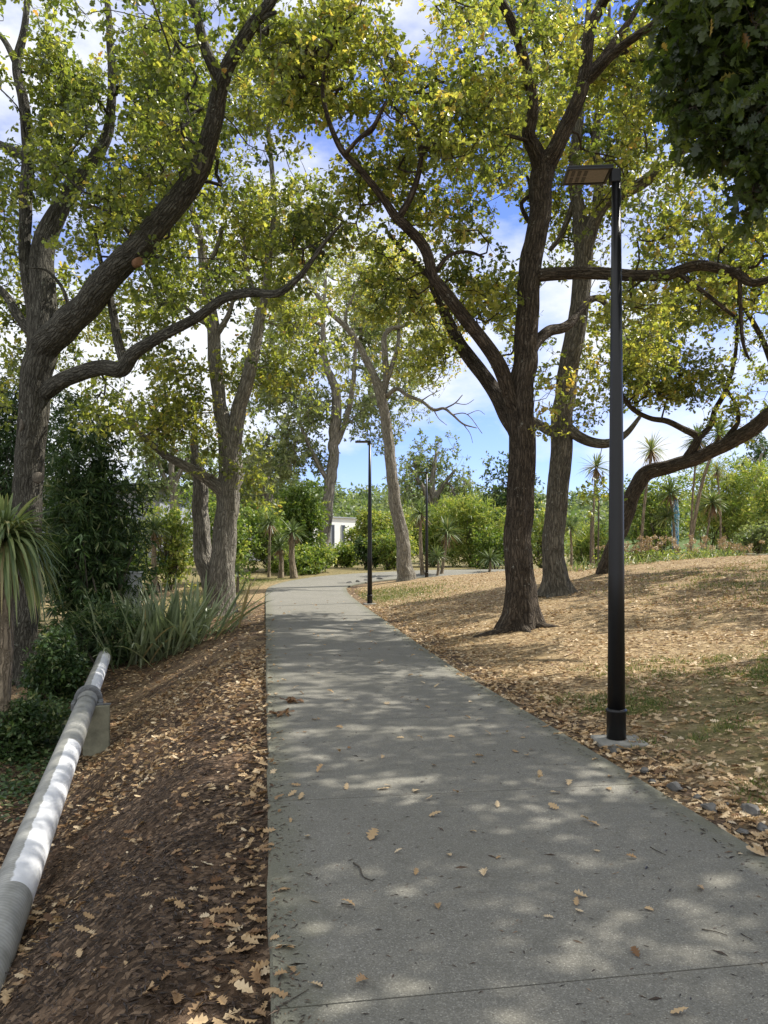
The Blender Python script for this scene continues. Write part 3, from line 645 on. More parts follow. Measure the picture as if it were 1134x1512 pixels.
# D: second oak just behind
gD = G(822, 878, 10); YD = gD[1]
tree('oak_tree', 'slimmer oak on the right bank close behind the tall dark oak, forking high up', YD, gD, [
    [(820, 880, 0, 48), (818, 850, 0, 38), (818, 800, 0, 36), (822, 740, 0, 35), (826, 680, 0, 35), (830, 620, 0, 35), (838, 560, 0, 34), (848, 500, 0, 33), (856, 450, 0, 31), (861, 405, 0, 30), (862, 360, 0, 30), (856, 320, 0, 24), (849, 280, 0, 20), (849, 230, 0, 18), (856, 170, .1, 15), (862, 100, .2, 12), (868, 30, .2, 9), (870, -30, .2, 6)],
    [(863, 368, 0, 28), (875, 330, -.1, 25), (892, 300, -.2, 23), (915, 287, -.3, 21), (945, 272, -.4, 19), (975, 253, -.5, 15), (1005, 228, -.6, 11), (1030, 195, -.7, 8), (1050, 150, -.7, 5)],
    [(880, 318, -.1, 18), (884, 270, 0, 16), (880, 215, .1, 14), (886, 150, .2, 11), (896, 80, .3, 8), (900, 10, .4, 5)],
    [(831, 625, 0, 20), (852, 643, -.2, 18), (875, 653, -.4, 16), (900, 654, -.6, 14), (925, 640, -.8, 10), (945, 615, -1, 6)],
    [(826, 640, 0, 18), (808, 634, .2, 16), (790, 622, .4, 13), (765, 605, .7, 9), (745, 570, .9, 6)],
    [(855, 455, 0, 14), (880, 440, -.2, 11), (900, 455, -.3, 8), (915, 480, -.4, 6)], [(846, 300, 0, 10), (830, 345, .2, 9), (812, 370, .3, 7)],
], [(800, 160, 90, 120, .6, 2.2, 120), (920, 170, 80, 100, 0, 2.2, 110), (990, 250, 70, 70, -.4, 2, 70), (820, 330, 80, 80, .6, 2, 70), (720, 250, 90, 120, 1.4, 2, 90), (930, 330, 60, 50, 0, 1.6, 34), (870, 560, 70, 60, -.4, 1.6, 60), (870, 640, 50, 30, -.6, 1.2, 24), (866, 710, 36, 44, -.4, .8, 9), (815, 690, 22, 40, -.3, .7, 5), (930, 510, 60, 60, -.4, 1.8, 50), (720, 470, 60, 60, 1.4, 1.4, 34), (780, 20, 100, 60, .8, 2, 60), ('w', (6, 17, 11.5), (4, 3, 1.5), 130)],
    M_BARKM, M_OAK, rg(4), hue=.46, hcl=.13, size=.132, spread=.46, nsub=5, nleaf=7, lobes=6, flare=.85)

# E: leaning tree with the long low limb
gE = G(896, 846, 12); YE = gE[1]
tree('oak_tree', 'leaning oak behind the near lamp post whose bent trunk sweeps low to the right', YE, gE, [
    [(892, 847, 0, 30), (900, 820, 0, 25), (917, 782, 0, 26), (928, 748, 0, 27), (940, 716, 0, 28), (956, 698, 0, 29), (985, 690, -.2, 26), (1020, 680, -.4, 26), (1050, 666, -.6, 26), (1080, 652, -.8, 28), (1112, 632, -1, 28), (1150, 600, -1.1, 27), (1200, 540, -1.2, 24), (1240, 440, -1.2, 18), (1260, 330, -1.2, 11)],
    [(1010, 684, -.3, 20), (1025, 660, -.4, 16), (1030, 645, -.4, 15), (1010, 634, -.4, 12), (985, 622, -.5, 11), (958, 617, -.5, 9), (930, 600, -.6, 8), (905, 560, -.7, 5)],
    [(1030, 648, -.4, 13), (1048, 630, -.3, 11), (1056, 605, -.3, 10), (1072, 575, -.3, 9), (1085, 530, -.3, 7), (1090, 470, -.3, 5)],
    [(1062, 660, -.7, 13), (1078, 640, -.7, 11), (1090, 622, -.8, 9), (1085, 595, -.8, 7), (1062, 560, -.9, 5)],
    [(1150, 600, -1.1, 16), (1140, 540, -1, 12), (1115, 480, -1, 9), (1080, 430, -1, 6)], [(1195, 545, -1.2, 14), (1180, 450, -1, 11), (1150, 360, -.9, 8), (1110, 290, -.8, 5)],
], [(1000, 560, 115, 60, -.5, 2, 100), (1090, 530, 75, 85, -.8, 2.2, 84), (960, 590, 75, 45, -.5, 1.6, 46), (1040, 470, 95, 65, -.4, 2.2, 74), (900, 520, 55, 60, 0, 1.6, 34), (1120, 600, 50, 30, -1, 1.2, 26), (1110, 400, 70, 80, -.6, 2, 80), (1000, 430, 80, 60, 0, 2, 50), (1100, 290, 80, 80, -.6, 2, 60), (1040, 620, 40, 20, -.5, 1, 10), (1210, 420, 60, 150, -1, 2, 60), ('w', (13.2, 17, 8.6), (4, 4, 1.8), 150), ('w', (12.5, 20.5, 7.5), (3, 2.5, 1.8), 70)],  # 'w' blobs: unseen foliage added to throw shadow bands across the right bank
    M_BARKD, M_OAK, rg(5), hue=.45, hcl=.12, size=.135, spread=.47, nsub=5, nleaf=7, flare=.3, wsc=.78)

# F: pale tree at the bend
gF = G(600, 857, 24); YF = gF[1]
def hF(t): return .10 * np.clip(noise3(t[:, 0] * .5, t[:, 1] * .5, t[:, 2] * .5, 77) * 3, -1, 2.4)
tree('oak_tree', 'pale slanting trunk of a thinly leaved autumn oak at the bend of the path', YF, gF, [
    [(600, 859, 0, 38), (598, 825, 0, 32), (590, 780, 0, 28), (583, 740, 0, 26), (579, 700, 0, 24), (574, 655, 0, 23), (568, 610, 0, 22), (562, 580, 0, 22), (550, 552, 0, 16), (540, 530, 0, 15), (525, 502, -.1, 13), (508, 480, -.2, 11), (488, 462, -.3, 10), (470, 438, -.4, 9), (452, 412, -.5, 7), (435, 380, -.6, 5)],
    [(563, 588, 0, 18), (570, 560, .1, 15), (568, 522, .1, 13), (567, 498, .1, 11), (577, 486, .1, 10), (597, 480, .1, 8), (606, 462, .1, 6), (612, 430, .1, 4)],
    [(572, 560, .1, 12), (582, 530, .2, 10), (588, 505, .2, 8), (590, 460, .3, 6), (595, 420, .3, 4)],
    [(570, 585, 0, 11), (586, 574, -.2, 9), (602, 584, -.4, 8), (622, 592, -.6, 7), (640, 605, -.8, 7), (655, 603, -1, 6), (668, 612, -1.2, 5), (684, 626, -1.4, 4), (704, 632, -1.6, 2)],
    [(655, 604, -1, 4), (672, 595, -1.1, 3), (683, 583, -1.2, 2)], [(672, 595, -1.1, 2.4), (688, 597, -1.2, 1.6), (700, 590, -1.3, 1.2)], [(640, 605, -.8, 3), (648, 618, -.9, 2), (660, 628, -1, 1.2)], [(684, 626, -1.4, 2.2), (694, 640, -1.5, 1.5), (698, 654, -1.5, 1)], [(690, 612, -1.4, 1.8), (706, 606, -1.5, 1.2), (716, 612, -1.5, .9)], [(622, 592, -.6, 3), (634, 584, -.7, 2), (650, 576, -.8, 1.2)], [(668, 612, -1.2, 3), (690, 612, -1.4, 2), (712, 640, -1.5, 1.5)],
    [(520, 498, 0, 7), (510, 470, 0, 6), (520, 440, 0, 5), (530, 410, 0, 3)],
], [(560, 440, 95, 55, 0, 3, 90), (620, 470, 60, 50, 0, 2.4, 40), (480, 420, 60, 50, 0, 2.4, 40), (600, 540, 50, 40, 0, 1.6, 30), (520, 540, 40, 50, 0, 2, 26), (645, 530, 40, 30, -.4, 1.4, 18), (560, 370, 90, 40, 0, 2.4, 70)],
    M_BARKG, M_OAK, rg(6), hue=.60, hcl=.13, size=.14, spread=.55, nsub=4, nleaf=7, wsc=.68, holes=HOLES[4:], flare=.45, huef=hF)

# G: tall grey trunk farther back
YG = 46.0; gG = np.array([*P(474, 850, YG)[:2], 0.4])
tree('tall_tree', 'tall grey trunk with pale small leaves rising beyond the round shrub left of the bend', YG, gG, [
    [(474, 845, 0, 22), (480, 780, 0, 20), (487, 720, 0, 19), (492, 670, 0, 18), (495, 620, 0, 18), (498, 585, 0, 16), (490, 560, 0, 14), (481, 538, 0, 12), (477, 500, 0, 9), (478, 450, 0, 6), (482, 400, 0, 4)],
    [(497, 655, 0, 10), (508, 630, 0, 9), (516, 600, 0, 9), (522, 560, 0, 8), (524, 520, 0, 6), (522, 470, 0, 4)], [(488, 715, 0, 10), (472, 690, 0, 8), (458, 662, 0, 7), (445, 630, 0, 5), (435, 590, 0, 3)],
], [(480, 440, 70, 70, 0, 4, 150), (430, 600, 60, 70, 0, 4, 170), (470, 540, 60, 60, 0, 4, 120), (545, 550, 34, 80, 2, 4, 100), (548, 628, 36, 36, 2, 3, 60), (610, 560, 40, 60, 3, 4, 50), (600, 470, 60, 60, 3, 4, 90), (390, 680, 40, 50, 1, 3, 50), (430, 680, 50, 50, 1, 3, 80), (390, 560, 50, 60, 2, 3, 60), (545, 450, 50, 60, 2, 4, 80), (420, 480, 50, 60, 1, 4, 70)],
    M_BARKF, M_PALE, rg(7), kind='simple', hue=.6, hsd=.15, hcl=.15, size=.24, spread=.75, nsub=4, nleaf=8, seg=14, flare=.2, tipr=.008, holes=HOLES[4:], step=.9)

# J: the oak whose dark sprays hang in at the upper right; its trunk stands to the right of the frame
JB = np.array([7.4, 2.2, gz1(7.4, 2.2)])
def lw(pts): return [((p[0]) / p[1] * F + CX, HY - (p[2] - EYE) / p[1] * F, p[1] - 5.2, p[3] * 2 * F / p[1]) for p in pts]
tree('oak_tree', 'dark leafy oak sprays hanging into the upper right corner, nearest overhead', 5.2, JB, [
    lw([(7.4, 2.2, JB[2], .3), (7.4, 2.3, 2, .26), (7.3, 2.7, 3.6, .24), (7.0, 3.6, 5.2, .18), (6.7, 4.6, 6.8, .12), (6.4, 5.6, 8.2, .07), (6.2, 6.2, 9.2, .04)]),
    lw([(7.15, 3.2, 4.6, .12), (6.8, 4.6, 5.1, .10), (6.3, 5.7, 5.4, .12), (5.3, 6.0, 5.8, .09), (4.4, 6.2, 5.9, .06), (3.6, 6.3, 5.8, .04), (3.1, 6.3, 5.7, .02)]),
    lw([(6.9, 4.0, 5.9, .09), (5.8, 4.4, 6.8, .07), (4.6, 4.6, 7.2, .06), (3.4, 4.4, 7.3, .03)]), lw([(6.7, 4.6, 6.8, .08), (7, 6.8, 7.4, .06), (7.2, 8.6, 7.8, .05), (7, 9.6, 8, .03)]), lw([(7.3, 2.7, 3.6, .09), (6.6, 4.8, 4.0, .07), (5, 6.1, 4.3, .05), (4.0, 6.3, 4.4, .03), (3.4, 6.4, 4.3, .02)]),
], [(1021, -33, 45, 40, 1.1, .6, 11), (1101, -28, 80, 55, 1, .8, 26), (1156, 42, 60, 80, .8, .7, 20), (1036, 57, 42, 55, 1, .5, 8), (1091, 92, 50, 60, .9, .6, 10), (1026, 137, 24, 40, .9, .3, 8), (1146, 152, 40, 50, .8, .5, 8), (1068, 192, 20, 36, .8, .25, 7), (1156, 227, 30, 30, .8, .4, 9), (1131, 282, 24, 16, .6, .2, 4), (1166, 272, 22, 34, .6, .3, 6), ('w', (6.3, 6.4, 7.6), (3.0, 2.8, 1.2), 215), ('w', (4.6, 4.2, 7.4), (2.4, 1.8, 1.0), 60), ('w', (4.0, 7.4, 8.6), (1.8, 1.6, .8), 40), ('w', (9.2, 9.6, 7.6), (1.9, 1.9, 1.0), 90)],  # 'w' blobs: unseen crown added out of frame to shade the near path
    M_BARKD, M_OAK, rg(8), kind='litter', hue=.10, hsd=.1, hcl=.05, size=.125, spread=.34, nsub=4, nleaf=8, holes=(), growfrom=.5, clear=-200, droop=.6)  # leaf hue set dark to stand for sprays seen against the light

# ------------------------------------------------------------------ shrubs and far trees
def shrub(name, label, px, py, Y, wpx, hpx, mat, rng, *, kind='simple', n=240, size=.2, hue=.5, hsd=.18, dz=None, group=None, cat='shrub', leaves=26, spread=.35, droop=.0, lobes=4, stems=5, upb=.5, stemm=None):
    """px, py: middle of the foot; wpx, hpx: half width and height in photograph pixels at depth Y"""
    b = P(px, py, Y); zg = gz1(b[0], b[1]); h = b[2] + hpx / F * Y - zg; w = wpx / F * Y
    b[2] = zg
    root = empty(name, b, label, cat, group)
    # several overlapping masses give the crown an uneven outline
    cs = [np.array([0, 0, .5])] + [np.array([rng.uniform(-.6, .6), rng.uniform(-.5, .5), rng.uniform(.3, .78)]) for _ in range(lobes + 2)]
    pts = []
    for i, c in enumerate(cs):
        k = n // len(cs); r = rng.uniform(.34, .5) if i else .5
        v = unit(rng.normal(0, 1, (k, 3))) * (rng.random((k, 1)) ** .33) * r
        p = c + v; pts.append(p)
    p = np.vstack(pts); p = p[(p[:, 2] > .03) & (p[:, 2] < 1.02)]
    tips = p * np.array([w, w * .8, h]) + b
    dirs = unit((p - np.array([0, 0, .35])) + rng.normal(0, .3, p.shape))
    nsub = 4; nl = max(3, leaves // nsub)
    pos, d, nrm, sz, hu, t0, ends = rosette(tips, dirs, rng, nsub, nl, size, spread, hue, hsd, droop, upb, .12)
    pos[:, 2] = np.maximum(pos[:, 2], zg + .02)
    mb = MB()
    for i in range(stems):
        e = tips[rng.integers(len(tips))]; s = b + np.array([rng.uniform(-.15, .15) * w, rng.uniform(-.15, .15) * w, -.1])
        mid = (s + e) / 2 + rng.normal(0, .06 * h, 3); a = catmull(np.array([s, mid, e]), .25); mb.tube(a, np.linspace(.02 + .012 * h, .008, len(a)), 5)
    for t in tips[:: max(1, len(tips) // 60)]:
        s = b + (t - b) * .45 + rng.normal(0, .05 * h, 3); mb.tube(np.array([s, (s + t) / 2, t]), np.array([.02, .014, .006]), 4)
    mb.build('stem', stemm or M_TWIG, root)
    leaf_obj('foliage', kind, pos, d, nrm, sz, rng.uniform(0, .4, len(pos)), rng.uniform(-.2, .4, len(pos)), hu, mat, root, rng)
    return root

S = rg(20)
# dark willowy thicket on the left
shrub('shrub', 'tall dark narrow leaved thicket between the big left oak and the flax', 142, 985, 19.0, 92, 400, M_DARKS, S, kind='lance', n=640, size=.26, hue=.56, leaves=36, spread=.5, droop=.9, upb=.2, stems=14)
shrub('shrub', 'dark drooping bush filling the gap behind the massive left trunk', 10, 980, 21.5, 110, 430, M_DARKS, S, kind='lance', n=560, size=.26, hue=.48, leaves=32, spread=.5, droop=.8, upb=.2, stems=10)
shrub('shrub', 'low dark bush hugging the far end of the white pipe', 150, 1000, 16.4, 50, 110, M_DARKS, S, kind='lance', n=260, size=.17, hue=.55, leaves=30, spread=.28, droop=.5, upb=.3)
shrub('shrub', 'leafy undergrowth beside the pipe at the foot of the massive oak', 88, 1050, 14.2, 46, 110, M_DARKS, S, kind='simple', n=260, size=.10, hue=.6, leaves=30, spread=.22, upb=.8)
shrub('shrub', 'ferny low growth in the bottom left hollow beyond the pipe', 20, 1110, 11.0, 70, 70, M_DARKS, S, kind='simple', n=260, size=.09, hue=.62, leaves=28, spread=.2, upb=.8)
shrub('shrub', 'feathery light green bush behind the twin oak, left of its stems', 245, 865, 31, 48, 128, M_SHRUB, S, n=170, size=.17, hue=.62, leaves=28, spread=.5)
shrub('shrub', 'mid green bush at far left below the grey clad building', 175, 868, 33, 60, 95, M_SHRUB, S, n=190, size=.2, hue=.42, leaves=26, spread=.5)
shrub('shrub', 'dense green shrub directly behind the twin oak stems', 320, 866, 34, 60, 140, M_SHRUB, S, n=230, size=.19, hue=.45, leaves=26, spread=.5)
shrub('shrub', 'broad green bush right of the twin oak, behind slim cabbage trees', 400, 862, 40, 60, 110, M_SHRUB, S, n=240, size=.2, hue=.45, leaves=26, spread=.55)
shrub('round_tree', 'round crowned olive green tree in front of the white building', 443, 858, 43, 47, 142, M_SHRUB, S, n=460, size=.2, hue=.40, hsd=.14, leaves=28, spread=.6, cat='tree')
shrub('shrub', 'leafy low bush at the left curve of the path under the round tree', 445, 858, 39, 54, 48, M_SHRUB, S, n=260, size=.18, hue=.52, leaves=28, spread=.45)
shrub('shrub', 'dark glossy bush right of the white building beside the middle lamp', 546, 853, 44, 20, 50, M_DARKS, S, n=120, size=.18, hue=.62, leaves=28, spread=.5)
shrub('shrub', 'yellow green feathery bush behind the pale slanting trunk', 574, 852, 47, 48, 95, M_SHRUB, S, n=300, size=.2, hue=.7, hsd=.14, leaves=28, spread=.65)
shrub('shrub', 'rounded green bush low at the foot of the pale slanting trunk', 575, 853, 43, 36, 62, M_SHRUB, S, n=180, size=.17, hue=.55, leaves=28, spread=.45)
shrub('shrub', 'big light green willowy bush between the far lamp and the tall dark oak', 700, 850, 50, 68, 112, M_SHRUB, S, kind='lance', n=420, size=.36, hue=.62, hsd=.15, leaves=30, spread=.7)
shrub('shrub', 'light green bush just left of the far lamp behind the cabbage tree', 640, 850, 52, 55, 105, M_SHRUB, S, kind='lance', n=320, size=.36, hue=.6, hsd=.15, leaves=30, spread=.7)
shrub('shrub', 'dark leafed bush low beside the tall dark oak on its left', 735, 848, 45, 34, 62, M_SHRUB, S, n=160, size=.19, hue=.36, leaves=28, spread=.5)
shrub('dark_tree', 'dark small crowned tree peeping out left of the tall dark oak', 752, 845, 55, 48, 165, M_DARKS, S, n=260, size=.26, hue=.62, leaves=28, spread=.8, cat='tree')
shrub('shrub', 'pale green bush seen between the two right bank oaks', 800, 842, 44, 40, 90, M_SHRUB, S, n=180, size=.2, hue=.66, leaves=26, spread=.55)
shrub('shrub', 'soft grey green bush between the second oak and the near lamp post', 865, 836, 42, 40, 62, M_SHRUB, S, kind='lance', n=170, size=.3, hue=.6, leaves=28, spread=.5)
shrub('shrub', 'dense green bush under the leaning oak behind the blue totem', 970, 822, 42, 60, 115, M_SHRUB, S, n=300, size=.19, hue=.5, leaves=28, spread=.6)
shrub('shrub', 'tall feathery light green bush right of the blue totem', 1065, 815, 44, 75, 135, M_SHRUB, S, kind='lance', n=420, size=.34, hue=.62, hsd=.15, leaves=30, spread=.7)
shrub('shrub', 'silvery green bush at the right edge of the view', 1130, 815, 38, 48, 105, M_SHRUB, S, n=230, size=.18, hue=.6, leaves=28, spread=.5)
shrub('shrub', 'grey green low bush at the right edge above the stone edging', 1115, 818, 33, 30, 42, M_PALE, S, n=130, size=.14, hue=.4, leaves=26, spread=.35)
shrub('shrub', 'low leafy bush hiding the foot of the white building', 508, 856, 49, 28, 52, M_SHRUB, S, n=150, size=.18, hue=.5, leaves=28, spread=.4)
shrub('shrub', 'loose tall bush veiling the right corner of the white building', 524, 854, 56, 14, 78, M_SHRUB, S, n=80, size=.22, hue=.55, leaves=22, spread=.5)
# far trees
def fartree(label, px, top, Y, w, mat, hue, size, n, seed, base=850, name='tall_tree'):
    r = rg(seed); g0 = np.array([(px - CX) / F * Y, Y, .4]); z = lambda py: EYE + (HY - py) / F * Y
    return tree(name, label, Y, g0, [[(px, base, 0, 20), (px + 3, (base + top) / 2, 0, 15), (px - 2, (base + 2 * top) / 3, 0, 10), (px + 4, top + 20, 0, 4)],
        [(px, (base + top) / 2, 0, 10), (px - w * .35, (base + 2.2 * top) / 3.2, 0, 7), (px - w * .6, top + 40, 0, 4)], [(px, (base + top) / 2 - 10, 0, 10), (px + w * .3, (base + 2.2 * top) / 3.2, 0, 7), (px + w * .55, top + 45, 0, 4)]],
        [(px, top + 45, w * .55, 45, 0, 4, n // 3), (px - w * .5, top + 70, w * .45, 40, 0, 4, n // 4), (px + w * .5, top + 75, w * .45, 40, 0, 4, n // 4), (px, top + 100, w * .8, 30, 0, 4, n // 5)],
        M_BARKF, mat, r, kind='simple', hue=hue, hsd=.14, size=size, spread=.9, nsub=4, nleaf=8, seg=10, flare=.1, tipr=.012, holes=(), step=1.3, growfrom=.3)
fartree('broad grey green tree crown rising beyond the far lamp against blue sky', 640, 648, 64, 60, M_PALE, .35, .30, 300, 51)
fartree('dark conifer like crown at the far right edge behind the bushes', 1120, 650, 62, 36, M_DARKS, .6, .34, 150, 52)
fartree('distant leafy tree behind the twin oak, left of the round tree', 395, 640, 60, 45, M_PALE, .25, .34, 230, 53)
fartree('distant pale tree behind the twin oak on its left', 255, 610, 58, 60, M_PALE, .3, .34, 190, 54)
fartree('hazy tree far off beside the tall grey trunk', 345, 660, 66, 50, M_PALE, .35, .36, 150, 55)

# distant wooded hill
def hill():
    xs = np.linspace(-260, 300, 90); ys = np.linspace(170, 420, 40); X, Y = np.meshgrid(xs, ys)
    Z = -1 + 22 * np.exp(-((Y - 300) / 75) ** 2) * (1 + .25 * noise2(X * .02, Y * .02, 61)) * np.interp(X, [-260, -60, 40, 300], [.9, 1, .85, .6])
    V = np.stack([X, Y, Z], -1).reshape(-1, 3); nx = len(xs); i = np.arange(len(ys) - 1)[:, None] * nx; j = np.arange(nx - 1)[None]
    Q = np.stack([i + j, i + j + 1, i + nx + j + 1, i + nx + j], -1).reshape(-1, 4)
    m = plain('hill_grass', (.07, .10, .035), .9, .1, 0, .3, .05)
    o = make_obj('hill', V, Q.reshape(-1), np.full(len(Q), 4), m, None, None, True); tag(o, 'far green hill behind the white building', None, None, 'structure')
    r = rg(62); n = 900; tx = r.uniform(-150, 170, n); ty = r.uniform(215, 330, n)
    tz = -1 + 22 * np.exp(-((ty - 300) / 75) ** 2) * np.interp(tx, [-260, -60, 40, 300], [.9, 1, .85, .6])
    rad = r.uniform(2.2, 5, n); k = 60
    v = unit(r.normal(0, 1, (n, k, 3))) * (r.random((n, k, 1)) ** .33)
    pos = np.stack([tx, ty, tz], 1)[:, None] + v * rad[:, None, None] * np.array([1, 1, 1.1]) + np.array([0, 0, 1]) * rad[:, None, None] * .8
    hu = np.clip(r.uniform(.1, .5, (n, 1)) + r.normal(0, .1, (n, k)), 0, 1)
    d = unit(r.normal(0, 1, (n * k, 3))); nr = unit(np.array([0, 0, .8]) + r.normal(0, .6, (n * k, 3)))
    o = leaf_obj('far_wood', 'simple', pos.reshape(-1, 3), d, nr, r.uniform(1.2, 2.2, n * k), np.full(n * k, .2), np.full(n * k, .1), hu.ravel(), M_PALE, None, r)
    tag(o, 'wooded skyline on the far hill', 'woodland', None, 'stuff')
hill()

# ------------------------------------------------------------------ strap leaved plants
def blades(base, dirs, length, width, droop, rng, nseg=7, fold=.25):
    """arching strap leaves as folded strips"""
    n = len(base); t = np.linspace(0, 1, nseg + 1)
    d = unit(dirs); side = unit(np.cross(d, np.array([0, 0, 1.]) + rng.normal(0, .12, d.shape)))
    V = np.zeros((n, nseg + 1, 3, 3))
    for i, tt in enumerate(t):
        c = base + d * (length * tt)[:, None] + np.array([0, 0, -1.]) * (droop * length * tt ** 2.2)[:, None] - d * (droop * length * .25 * tt ** 3)[:, None]
        w = width * (0.55 + .9 * tt if tt < .4 else 0.91 * (1 - ((tt - .4) / .6) ** 1.8) + .03)
        up = np.cross(side, d)
        V[:, i, 0] = c - side * (w / 2)[:, None] + up * (w * fold)[:, None]; V[:, i, 1] = c; V[:, i, 2] = c + side * (w / 2)[:, None] + up * (w * fold)[:, None]
    off = (np.arange(n) * (nseg + 1) * 3)[:, None, None]
    f = []
    for i in range(nseg):
        a = i * 3; f += [(a, a + 1, a + 4, a + 3), (a + 1, a + 2, a + 5, a + 4)]
    L = (np.array(f)[None] + off).reshape(-1)
    return V.reshape(-1, 3), L, np.full(n * len(f), 4), (nseg + 1) * 3

def head(c, r, rng, n, mat, parent, name='leaf_head', droopf=.35, width=.045, zmin=-.5, hue=.5):
    v = unit(rng.normal(0, 1, (n * 2, 3)) + np.array([0, 0, .25])); v = v[v[:, 2] > zmin][:n]
    ln = r * rng.uniform(.75, 1.15, len(v))
    V, L, T, k = blades(np.repeat(c[None], len(v), 0) + v * .04, v, ln, np.full(len(v), width) * rng.uniform(.8, 1.2, len(v)), droopf * rng.uniform(.4, 1.5, len(v)) * (1.1 - .6 * np.abs(v[:, 2])), rng, 6)
    hu = np.repeat(np.clip(rng.normal(hue, .18, len(v)), 0, 1), k)
    return make_obj(name, V - root_loc(parent), L, T, mat, parent, {'hue': hu}, False)

def cabbage(label, hx, hy, rpx, bx, by, Y, rng, n=110, group=None, mid=None, thick=.06, heads=(), dead=True, droopf=.3, Yb=None, hue=.5):
    hc = P(hx, hy, Y); b = P(bx, by, Y if Yb is None else Yb); b[2] = gz1(b[0], b[1])
    root = empty('cabbage_tree', b, label, 'cabbage tree', group)
    mb = MB(); pts = [b + np.array([0, 0, -.1])] + ([P(*mid, Y)] if mid else [(b + hc) / 2 + np.array([rng.normal(0, .05), 0, 0])]) + [hc]
    a = catmull(np.array(pts), .15); mb.tube(a, np.linspace(thick * 1.25, thick * .8, len(a)), 10, .08, .3)
    for (x, y, r) in heads:
        q = P(x, y, Y); s = a[int(len(a) * .7)]; m_ = (s + q) / 2 + (q - s)[2] * np.array([0, 0, -.1]); mb.tube(catmull(np.array([s, m_, q]), .15), np.linspace(thick * .7, thick * .55, len(catmull(np.array([s, m_, q]), .15))), 8, .08)
    mb.build('trunk', M_CABT, root)
    r = rpx / F * Y
    head(hc, r, rng, n, M_STRAP, root, droopf=droopf, width=min(max(.035, r * .07), .062), hue=hue)
    for (x, y, rr) in heads: head(P(x, y, Y), rr / F * Y, rng, n, M_STRAP, root, droopf=droopf, width=max(.035, r * .07), hue=hue)
    if dead:
        k = 36; v = unit(rng.normal(0, 1, (k, 3)) * np.array([1, 1, .25]) + np.array([0, 0, -1.3]))
        V, L, T, kk = blades(np.repeat(hc[None], k, 0) - np.array([0, 0, .05]), v, r * rng.uniform(.6, 1., k), np.full(k, max(.03, r * .055)), np.full(k, .2), rng, 4)
        make_obj('dead_leaves', V - root_loc(root), L, T, M_DEAD, root, {'hue': np.repeat(rng.random(k), kk)}, False)
    return root
K = rg(30)
# near left: large drooping head in front of the oak trunk
cabbage('large drooping cabbage tree at the left edge before the massive oak', 6, 798, 98, -6, 1085, 11.0, K, n=420, thick=.11, droopf=.75, hue=.62)
GC = 'cabbage trees in the planting behind the path'
cabbage('small cabbage tree with a brown trunk left of the twin oak', 228, 783, 30, 229, 872, 30, K, group=GC, thick=.10)
cabbage('slim tall cabbage tree, leftmost of the three right of the twin oak', 399, 772, 24, 397, 862, 37, K, group=GC, thick=.06)
cabbage('cabbage tree with a stout pale trunk, rightmost of the three right of the twin oak', 432, 786, 26, 434, 858, 36, K, group=GC, thick=.14)
cabbage('short cabbage tree in the middle of the three right of the twin oak', 413, 808, 22, 414, 860, 36.5, K, group=GC, thick=.11)
cabbage('little bright cabbage tree low beside the twin oak foot', 351, 845, 16, 350, 868, 29, K, group=GC, n=60, thick=.05, dead=False)
cabbage('cabbage tree with a pale straight trunk close to the left of the far lamp', 621, 758, 27, 624, 852, 37.5, K, group=GC, thick=.09)
cabbage('leaning cabbage tree just right of the far lamp', 661, 785, 28, 651, 852, 38, K, group=GC, thick=.07)
cabbage('low bushy young cabbage tree left of the tall dark oak foot', 724, 826, 24, 722, 848, 39, K, group=GC, n=90, thick=.06, dead=False)
cabbage('low tuft of cabbage leaves right of the far lamp foot', 645, 822, 22, 645, 850, 37, K, group=GC, n=80, thick=.06, dead=False)
cabbage('cabbage tree with two heads in front of the blue totem', 990, 728, 28, 996, 822, 31, K, group=GC, thick=.05, heads=[(985, 764, 24)])
cabbage('leaning cabbage tree with a narrow trunk right of the blue totem', 1052, 742, 28, 1034, 808, 33, K, group=GC, thick=.045)
cabbage('tall leaning cabbage tree with a dark bare trunk crossing behind the low limb', 1062, 640, 32, 1014, 802, 32, K, group=GC, thick=.07, mid=(1034, 724))
cabbage('thin upright cabbage tree beside the tall leaning one', 1031, 650, 30, 1018, 804, 32.5, K, group=GC, thick=.045, mid=(1023, 730))
cabbage('tall pale cabbage tree behind the leaning oak near the lamp post', 962, 665, 30, 945, 825, 34, K, n=64, group=GC, thick=.06, hue=.75)
cabbage('pale cabbage tree head seen just left of the near lamp post', 880, 690, 30, 876, 838, 34, K, n=60, group=GC, thick=.05, hue=.75)
cabbage('small pale cabbage tree tuft above the bushes at far right', 1059, 694, 18, 1062, 815, 40, K, group=GC, thick=.05, n=70, hue=.8)
cabbage('young cabbage tree between the second oak and the near lamp post', 842, 780, 24, 843, 836, 33, K, group=GC, thick=.05, n=80, dead=False)

def clump(name, label, px, py, Y, n, length, width, rng, mat, cat, spreadr, tilt=.5, droop=.3, group=None, hue=.5):
    b = P(px, py, Y); b[2] = gz1(b[0], b[1]); root = empty(name, b, label, cat, group)
    off = rng.normal(0, 1, (n, 3)) * np.array([spreadr, spreadr * .7, 0]); base = b + off; base[:, 2] = gz(base[:, 0], base[:, 1]) - .03
    d = unit(np.array([0, 0, 1.]) + rng.normal(0, tilt, (n, 3)) * np.array([1, 1, .2]) + off * .9 / max(spreadr, .1) * tilt * .6)
    V, L, T, k = blades(base, d, length * rng.uniform(.55, 1.15, n), width * rng.uniform(.7, 1.2, n), droop * rng.uniform(0, 1.6, n) ** 1.5, rng, 7)
    make_obj('leaves', V - root_loc(root), L, T, mat, root, {'hue': np.repeat(np.clip(rng.normal(hue, .2, n), 0, 1), k)}, False)
    return root
FL = rg(33)
